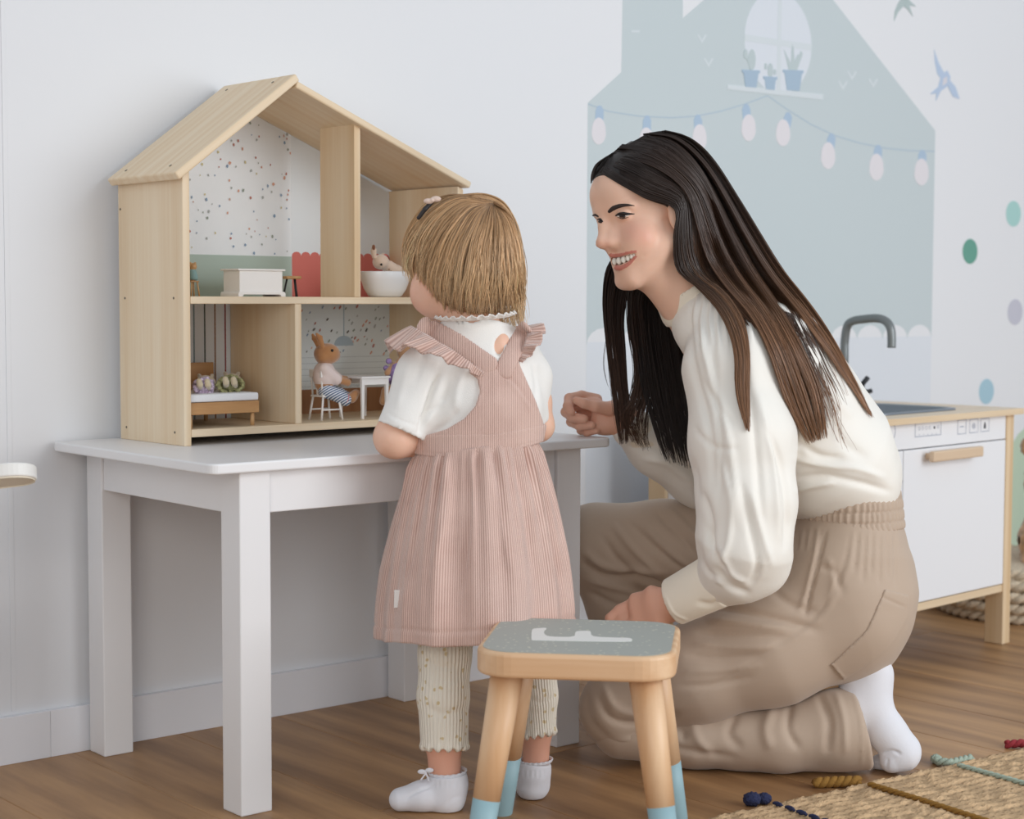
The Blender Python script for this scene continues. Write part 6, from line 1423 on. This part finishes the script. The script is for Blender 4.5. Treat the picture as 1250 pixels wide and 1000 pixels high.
at_ = N(nt, 'ShaderNodeAttribute'); at_.attribute_name = 'Col'; mm_ = N(nt, 'ShaderNodeMath', operation='SINE'); ms = N(nt, 'ShaderNodeMath', operation='MULTIPLY'); ms.inputs[1].default_value = 6.2832*44; sp = N(nt, 'ShaderNodeSeparateColor'); nt.links.new(at_.outputs['Color'], sp.inputs[0]); nt.links.new(sp.outputs[0], ms.inputs[0]); nt.links.new(ms.outputs[0], mm_.inputs[0])
bp = N(nt, 'ShaderNodeBump'); bp.inputs['Strength'].default_value = .6; bp.inputs['Distance'].default_value = .0012; nt.links.new(mm_.outputs[0], bp.inputs['Height']); nt.links.new(bp.outputs[0], b.inputs['Normal']); M_LEG = m
def legging(pts, rad, bot, nrm, strk):
    pr = [*chain(pts, rad, .008), half(bot, nrm, 'i', .002)]
    def hemf(V, Q):
        n = np.array(nrm, float); n /= np.linalg.norm(n); d = (bot-V)@n; c = np.array(pts[-1]); a = np.arctan2(V[:, 2]-c[2], V[:, 0]-c[0]); Nn = vnormals(V, Q); k = np.exp(-(np.clip(d, 0, 1)/.006)**2)
        V = V+Nn*(k*(.0016+.0016*np.sin(a*13)))[:, None]+n*(k*.0016*np.sin(a*13+1))[:, None]
        return strokes(V, Q, strk)
    c0 = np.array(pts[0]); c1 = np.array(pts[-1])
    def cf(V):
        t = np.clip((V[:, 1]-c1[1])/(c0[1]-c1[1]), 0, 1); cx = c1[0]+(c0[0]-c1[0])*t; cz = c1[2]+(c0[2]-c1[2])*t; a = (np.arctan2(V[:, 2]-cz, V[:, 0]-cx)/6.2832+.5); return np.stack([a, a, a], 1)
    part('leggings', pr, .0024, M_LEG, kid, post=hemf, cols=cf)
legging([Z_(547, 700, 2.485), Z_(543, 800, 2.47), Z_(541, 850, 2.462), Z_(543, 925, 2.455)], [.050, .0375, .0365, .0335], Z_(543, 913, 2.455), (0, -1, -.1), [([(515, 800), (530, 812), (560, 815)], 4, -.002), ([(518, 860), (540, 872), (572, 865)], 5, -.002), ([(520, 830), (545, 838), (572, 830)], 5, .0015)])
legging([Z_(640, 700, 2.50), Z_(655, 800, 2.505), Z_(658, 850, 2.505), Z_(657, 905, 2.505)], [.050, .030, .0265, .0255], Z_(657, 897, 2.505), (.15, -1, -.1), [([(640, 850), (660, 858), (678, 850)], 4, -.002)])
# ---- socks
def sockf(nm, pr, lohem, nrm, strk, bow=None):
    part(nm, pr+[half(lohem, nrm, 'i', .001)], .0019, M_SOCK, kid, post=lambda V, Q: strokes(V, Q, strk), floor=.0015)
sockf('sock', [*chain([Z_(546, 930, 2.452), Z_(547, 958, 2.448), Z_(546, 974, 2.447)], [.0255, .0265, .0255], .01), *loft([Z_(546, 972, 2.447), Z_(515, 972, 2.444), Z_(489, 976, 2.442)], [.0245, .024, .020], [.0225, .0205, .0165], (0, 0, 1), .008)], Z_(546, 945, 2.452), (-.05, 1, .0),
      [*[([(535-i*9, 958+i*2.5), (505-i*4, 967+i*3.5)], 1.6, -.0009) for i in range(4)], *[([(530+i*6, 953), (530+i*6, 962)], 1.4, -.001) for i in range(6)], ([(545, 985), (552, 975), (563, 972)], 2, -.001)])
sockf('sock', [*chain([Z_(654, 920, 2.503), Z_(652, 942, 2.502), Z_(650, 958, 2.505)], [.0225, .0225, .0235], .01), *loft([Z_(650, 958, 2.508), Z_(647, 952, 2.56)], [.0235, .020], [.020, .015], (1, 0, 0), .008)], Z_(654, 931, 2.503), (.1, 1, 0), [*[([(640+i*6, 940), (640+i*6, 950)], 1.4, -.001) for i in range(5)]])
for c, rx_, w_ in ((Z_(546, 944, 2.452), .0262, 2.452), (Z_(654, 930, 2.503), .0232, 2.503)):
    an2 = np.linspace(0, 2*math.pi, 160, endpoint=False)[:, None]; rg = c+np.array([1, .04, 0])*np.cos(an2)*rx_+np.array([0, .06, 1])*np.sin(an2)*rx_
    frill('sock_frill', rg, np.array([0, 1, 0])+(np.array([1, 0, 0])*np.cos(an2)+np.array([0, 0, 1])*np.sin(an2))*.25, .0042, M_SOCK, kid, 20, .0010, 3)
bw_ = Z_(520, 944, 2.430)
part('sock_bow', [ell(bw_+np.array([-.006, .002, 0]), (.006, .0035, .002), None, 'u', .001), ell(bw_+np.array([.005, .004, 0]), (.006, .0035, .002), None, 'u', .001), *chain([bw_, bw_+np.array([-.007, -.009, -.001])], [.0012, .0012], 0), *chain([bw_, bw_+np.array([.004, -.010, -.001])], [.0012, .0012], 0)], .0008, M_SOCK, kid)
# ---- pinafore skirt: lofted surface with gathers and fine cord
def cordmat(name, c1, c2):
    m, nt, b = new_mat(name); at_ = N(nt, 'ShaderNodeAttribute'); at_.attribute_name = 'Col'; sp = N(nt, 'ShaderNodeSeparateColor'); nt.links.new(at_.outputs['Color'], sp.inputs[0])
    ms = N(nt, 'ShaderNodeMath', operation='MULTIPLY'); ms.inputs[1].default_value = 6.28318/.0027; sn = N(nt, 'ShaderNodeMath', operation='SINE'); nt.links.new(sp.outputs[0], ms.inputs[0]); nt.links.new(ms.outputs[0], sn.inputs[0])
    ma = N(nt, 'ShaderNodeMath', operation='MULTIPLY_ADD'); ma.inputs[1].default_value = .5; ma.inputs[2].default_value = .5; nt.links.new(sn.outputs[0], ma.inputs[0])
    tc = N(nt, 'ShaderNodeTexCoord'); no = N(nt, 'ShaderNodeTexNoise'); no.inputs['Scale'].default_value = 22; no.inputs['Detail'].default_value = 5; nt.links.new(tc.outputs['Object'], no.inputs['Vector'])
    m1 = N(nt, 'ShaderNodeMath', operation='MULTIPLY_ADD'); m1.inputs[1].default_value = .55; m1.inputs[2].default_value = .12; nt.links.new(ma.outputs[0], m1.inputs[0])
    m2 = N(nt, 'ShaderNodeMath', operation='MULTIPLY_ADD'); m2.inputs[1].default_value = .45; nt.links.new(no.outputs[0], m2.inputs[0]); nt.links.new(m1.outputs[0], m2.inputs[2])
    cr = N(nt, 'ShaderNodeValToRGB'); cr.color_ramp.elements[0].position = .2; cr.color_ramp.elements[1].position = .85; cr.color_ramp.elements[0].color = lin(c1); cr.color_ramp.elements[1].color = lin(c2); nt.links.new(m2.outputs[0], cr.inputs[0]); nt.links.new(cr.outputs[0], b.inputs['Base Color'])
    b.inputs['Roughness'].default_value = .9; b.inputs['Sheen Weight'].default_value = .5; b.inputs['Sheen Roughness'].default_value = .4
    bp = N(nt, 'ShaderNodeBump'); bp.inputs['Strength'].default_value = .7; bp.inputs['Distance'].default_value = .0009; nt.links.new(ma.outputs[0], bp.inputs['Height']); nt.links.new(bp.outputs[0], b.inputs['Normal']); return m
M_CORD = cordmat('pink_corduroy', (178, 139, 127), (228, 198, 186))
na, nh = 560, 90
th_ = np.linspace(0, 2*math.pi, na, endpoint=False); t_ = np.linspace(0, 1, nh)
A, T = np.meshgrid(th_, t_, indexing='ij')
topc, botc = Z_(580, 545, 2.495), Z_(582, 774, 2.49)
prof = np.clip(T, 0, 1)
RX = .0885+(.1405-.0885)*(1-(1-prof)**1.7); RY = .074+(.118-.074)*(1-(1-prof)**1.7)
rs = np.random.RandomState(12); gat = np.zeros_like(A)
for f_, a_, ph in ((31, .0035, .3), (23, .0030, 1.9), (44, .0016, 2.2), (9, .0050, .8), (6, .0060, 2.6), (14, .0040, 4.0)):
    fade = np.exp(-prof*2.2) if f_ > 20 else np.clip(prof*1.6, 0, 1)*np.exp(-prof*.35); gat += a_*np.sin(f_*A+ph+.5*np.sin(3*A+prof*1.5))*fade
gat *= np.clip(prof*14, 0, 1)
hem = np.where(np.abs(prof-.925) < .008, -.0012, 0)+np.where(prof > .93, .0008, 0)
R1, R2 = RX+gat+hem, RY+gat+hem
Cx = topc[0]+(botc[0]-topc[0])*prof; Cy = topc[1]+(botc[1]-topc[1])*prof; Cz = topc[2]+(botc[2]-topc[2])*prof
tilt = .14*(1-prof)+.05*prof
Vx = Cx+R1*np.cos(A)+prof*.006*np.sin(A*2); Vz = Cz+R2*np.sin(A); Vy = Cy+R1*np.cos(A)*tilt*(.9)+.0025*np.sin(A*5+1)*prof
V = np.stack([Vx, Vy, Vz], -1).reshape(-1, 3); I = np.arange(na*nh).reshape(na, nh); J = np.roll(I, -1, 0)
Q = np.stack([I[:, :-1], J[:, :-1], J[:, 1:], I[:, 1:]], -1).reshape(-1, 4)
rib = np.repeat((th_*.108)[:, None], nh, 1).reshape(-1, 1)*np.ones((1, 3))
Q_sk = Q
V = strokes(V, Q, [([(525, 560), (510, 640), (492, 720)], 4, -.004), ([(545, 560), (545, 620), (530, 690)], 5, .003), ([(600, 565), (612, 640), (625, 700)], 6, .003), ([(575, 570), (572, 640), (560, 720)], 5, -.003), ([(650, 560), (668, 640), (685, 720)], 5, -.003), ([(628, 565), (640, 620), (648, 690)], 4, -.003)], True)
sk = cam_obj('skirt', V, Q, M_CORD, kid, rib); md = sk.modifiers.new('solid', 'SOLIDIFY'); md.thickness = .0022; md.offset = -1
# waistband and crossed back panel: shells just above the shirt
def grown(pr, t):
    import copy; out = []
    for p in pr:
        q = copy.copy(p); q.f = (lambda P, f=p.f: f(P)-t) if p.op == 'u' else p.f; q.r = p.r+t; out.append(q)
    return out
core = [*loft([Z_(580, 418, 2.505), Z_(582, 450, 2.505), Z_(583, 500, 2.50), Z_(580, 575, 2.498)], [.066, .088, .089, .0915], [.046, .062, .069, .075], (1, 0, 0), .02)]
def flat_cols(V): return np.repeat((V[:, 0:1]*1.0), 3, 1)
lo = np.array([p_h(490, 2.4), (500-565)/FPX*2.5, 2.38]); hi = np.array([p_h(685, 2.6), (500-395)/FPX*2.5, 2.60])
band_o = [(490, 532), (515, 531), (545, 530), (600, 530), (670, 518), (676, 538), (640, 547), (600, 554), (560, 558), (520, 558), (490, 553)]
V, Q = surface_nets(grown(core, .0045)+[poly_prism(band_o, 2.42, 2.3, 2.7, 'i', .002)], grid(lo, hi, .0022)); V = strokes(V, Q, [([(495, 549), (530, 554), (560, 554), (600, 550), (640, 543), (672, 534)], 1.2, -.0012), ([(513, 528), (513, 552)], 1.2, -.0015)]); cam_obj('waistband', V, Q, M_CORD, kid, flat_cols(V))
back_o = [(582, 440), (572, 455), (582, 462), (586, 478), (580, 496), (566, 512), (545, 524), (518, 532), (520, 536), (668, 530), (664, 515), (654, 488), (644, 466), (636, 448), (630, 430), (612, 452), (600, 448)]
V, Q = surface_nets(grown(core, .0040)+[poly_prism(back_o, 2.42, 2.3, 2.50, 'i', .002)], grid(lo, hi, .0022)); V = strokes(V, Q, [([(587, 470), (582, 496), (563, 514), (535, 527)], 1.3, .0010), ([(614, 455), (630, 470), (646, 492)], 3, -.002), ([(618, 462), (636, 482), (650, 505)], 3, .0015), ([(600, 452), (606, 470), (604, 500)], 5, .0012)]); cam_obj('back_panel', V, Q, M_CORD, kid, flat_cols(V))
tee_u = [p for p in tee if p.op == 'u']
def on_tee(px, py, off): w = march([px], [py], tee_u, 2.3)[0]; return K(px, py, (2.46 if np.isnan(w) else w)+off)
def strap(pts, wds, name='strap', off=-.003, th=.0035):
    P = curve_px(pts, 6); C = np.array([on_tee(x, y, off) for x, y in P])
    for _ in range(3): C[1:-1, 2] = (C[:-2, 2]+C[2:, 2]+C[1:-1, 2]*2)/4
    ww = np.interp(np.linspace(0, 1, len(P)), np.linspace(0, 1, len(wds)), wds)*2.45/FPX
    pr = []
    for i in range(len(C)-1):
        t = C[i+1]-C[i]; x = np.cross(t, C[i]/np.linalg.norm(C[i]))
        pr += loft([C[i], C[i+1]], [ww[i], ww[i+1]], [th, th], x, .003)
    part(name, pr, .0018, M_CORD, kid, cols=flat_cols); return C
C1 = strap([(600, 452), (580, 436), (555, 420), (530, 406), (512, 398)], [12, 11, 12, 12, 11]); C2 = strap([(612, 458), (624, 434), (634, 414), (643, 399)], [10, 9, 9, 9])
# shoulder ruffles along the outer strap edges
def ruffle(P3, outd, width, nw, amp):
    n = 120; Pr = resample(np.hstack([P3[:, :2]*1.0, P3[:, 2:]]), n); od = np.array([np.interp(np.linspace(0, 1, n), np.linspace(0, 1, len(outd)), np.array(outd)[:, k]) for k in range(3)]).T
    wd = np.interp(np.linspace(0, 1, n), np.linspace(0, 1, len(width)), width)[:, None]; tang = np.gradient(Pr, axis=0); tang /= np.linalg.norm(tang, axis=1, keepdims=True); up = np.cross(tang, od); up /= np.linalg.norm(up, axis=1, keepdims=True)+1e-9
    t = np.linspace(0, 1, n)[:, None]; rows = 10; V = []; cc = []
    for k in range(rows+1):
        f = k/rows; V.append(Pr+od*wd*f+up*(np.sin(t*nw*6.2832)+.4*np.sin(t*nw*2.3*6.2832+1))*amp*f**.8); cc.append(t*.11*np.ones((n, 3)))
    V = np.array(V).transpose(1, 0, 2); cc = np.array(cc).transpose(1, 0, 2); I = np.arange(n*(rows+1)).reshape(n, rows+1); Q = np.stack([I[:-1, :-1], I[1:, :-1], I[1:, 1:], I[:-1, 1:]], -1).reshape(-1, 4)
    o = cam_obj('shoulder_ruffle', V.reshape(-1, 3), Q, M_CORD, kid, cc.reshape(-1, 3)); md = o.modifiers.new('solid', 'SOLIDIFY'); md.thickness = .0022; md.offset = 0
RL1 = np.array([Z_(590, 455, 2.425), Z_(560, 432, 2.415), Z_(530, 414, 2.42), Z_(510, 402, 2.44), Z_(502, 398, 2.475), Z_(500, 405, 2.52)])
ruffle(RL1, [(-.2, -.8, -.3), (-.5, -.8, -.4), (-.75, -.55, -.4), (-.9, -.35, -.25), (-.85, -.6, .0), (-.75, -.7, .2)], [.006, .014, .022, .032, .042, .042], 4.0, .0070)
RL2 = np.array([Z_(632, 440, 2.455), Z_(640, 420, 2.455), Z_(644, 404, 2.475), Z_(640, 398, 2.51)])
ruffle(RL2, [(.8, -.3, -.3), (.9, .0, -.3), (.95, .15, -.1), (.95, .1, .1)], [.010, .022, .028, .026], 3.6, .0050)
tg = Z_(485, 731, 2.40); w_ = march([485], [731], [cone(Z_(582, 560), Z_(582, 774), .12, .12)], 2.2)[0]

skp = pix(from_world(np.array([v.co[:] for v in sk.data.vertices])+np.array(kid.location))); q3 = from_world(np.array([v.co[:] for v in sk.data.vertices])+np.array(kid.location)); near_ = np.argsort(np.hypot(skp[:, 0]-485, skp[:, 1]-731)+np.where(q3[:, 2] > 2.5, 99, 0))[0]; tgc = q3[near_]
part('fabric_tag', [ell(tgc+np.array([0, 0, -.003]), (.02, .04, .0016), None, 'u', 0), poly_prism([(481.5, 720), (488.5, 720), (488, 742), (481, 742)], tgc[2], 2.2, 2.7, 'i', 0)], .0007, plain('tag_white', (238, 234, 230), .8), kid)
# ---- hair
kcap = [ke(kd(0, -.008, .020), (.0745, .0865, .0795), k=0), ke(kd(0, -.030, -.025), (.062, .058, .050), k=.02)]
kcut = [ke(kd(.0, .092, -.030), (.090, .065, .070), 's', .006)]
part('hair_cap', kcap+kcut, .003, plain('hair_root_blond', (160, 122, 88), .6), kid)
KG = []
M_KHAIR = attr_mat('hair_blond', .38, spec=.5)
def kgrp(l, r, n, m, seed, c0, c1, c2, prims=kcap, rad=.00050, **kw):
    C, lay, near = hair_group(l, r, n, m, prims, seed, **kw); rr = np.random.RandomState(seed+7); t = np.linspace(0, 1, m)[None, :, None]
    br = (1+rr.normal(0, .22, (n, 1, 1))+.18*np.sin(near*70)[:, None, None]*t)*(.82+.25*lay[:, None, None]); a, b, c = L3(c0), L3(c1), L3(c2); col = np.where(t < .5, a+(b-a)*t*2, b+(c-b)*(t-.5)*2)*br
    KG.append((C, rad*(1-np.linspace(0, 1, m)[None]**3*.6)*rr.uniform(.7, 1.3, (n, 1)), np.clip(col, 0, 1)))
BD, BM, BL = (168, 130, 94), (204, 166, 124), (232, 202, 162)
ks = surfk = kcap+[p for p in kneck]
cw_ = (600, 252)
SP = [[(596, 250), (560, 240), (525, 256), (503, 285), (494, 318), (497, 338)],
      [(596, 250), (563, 246), (533, 268), (514, 300), (510, 330), (513, 346), (518, 358)],
      [(597, 250), (572, 254), (547, 285), (535, 320), (530, 350), (538, 382), (548, 401)],
      [(598, 250), (583, 262), (567, 295), (560, 330), (556, 360), (557, 388), (562, 406)],
      [(600, 250), (596, 270), (588, 300), (584, 335), (580, 365), (582, 390), (585, 409)],
      [(602, 250), (608, 270), (610, 300), (610, 335), (608, 365), (609, 391), (612, 408)],
      [(604, 250), (618, 270), (626, 300), (630, 335), (630, 362), (632, 384), (635, 402)],
      [(603, 247), (622, 260), (633, 285), (637, 315), (637, 345), (638, 370), (638, 396)]]
for i in range(len(SP)-1):
    kgrp(SP[i], SP[i+1], 300, 26, 30+i, BD, BM, BL, fall=[2.43, 2.46, 2.49, 2.50, 2.50], wmin=1, off=.003, depth=.013, jit=2.2, clump=4, wave=4.6)
kgrp([(575, 238), (545, 238), (518, 250), (500, 275), (492, 300), (495, 325)], [(600, 248), (560, 246), (530, 262), (508, 290), (499, 320), (506, 345)], 200, 22, 41, BD, BM, BM, fall=[2.46, 2.48, 2.50, 2.50], wmin=1, off=.002, depth=.006, jit=1.2, clump=3, wave=1)
kgrp([(560, 238), (590, 236), (615, 246), (630, 270), (636, 300), (638, 340), (635, 380)], [(590, 246), (605, 250), (620, 268), (628, 295), (632, 330), (632, 360), (628, 385)], 220, 24, 42, BD, BM, BL, fall=[2.49, 2.49, 2.50, 2.50], wmin=1, off=.002, depth=.006, jit=1.2, clump=3, wave=1.5)
kgrp([(508, 300), (502, 330), (506, 352), (512, 372)], [(520, 300), (522, 330), (528, 352), (530, 372)], 40, 18, 43, BM, BM, BL, off=.003, depth=.005, jit=2.5, clump=2, wave=2, rad=.0004)
mk = 26
hk_ = ribbons('hair', np.concatenate([pad_(c, mk) for c, _, _ in KG]), np.concatenate([pad_(r, mk) for _, r, _ in KG]), M_KHAIR, kid, np.concatenate([pad_(c, mk) for _, _, c in KG])); hk_['kind'] = 'stuff'
def kon(px, py, off): w = march([px], [py], kcap, 2.3)[0]; return K(px, py, (2.44 if np.isnan(w) else w)+off)
cl0, cl1 = kon(511, 266, -.010), kon(527, 247, -.010)
part('hair_clip', [*chain([cl0, (cl0+cl1)/2+np.array([0, .001, -.002]), cl1], [.0028, .0034, .0030], .001)], .0009, plain('clip_black', (34, 30, 32), .5), kid)
part('hair_bow', [ell(cl1+np.array([-.004, .001, -.005]), (.0075, .0040, .004), None, 'u', .001), ell(cl1+np.array([.006, .004, -.005]), (.0075, .0042, .004), None, 'u', .001), ell(cl1+np.array([.001, .002, -.007]), (.003, .003, .003), None, 'u', .001)], .0008, plain('bow_blush', (222, 198, 184), .8, bump=.5, bscale=500), kid)
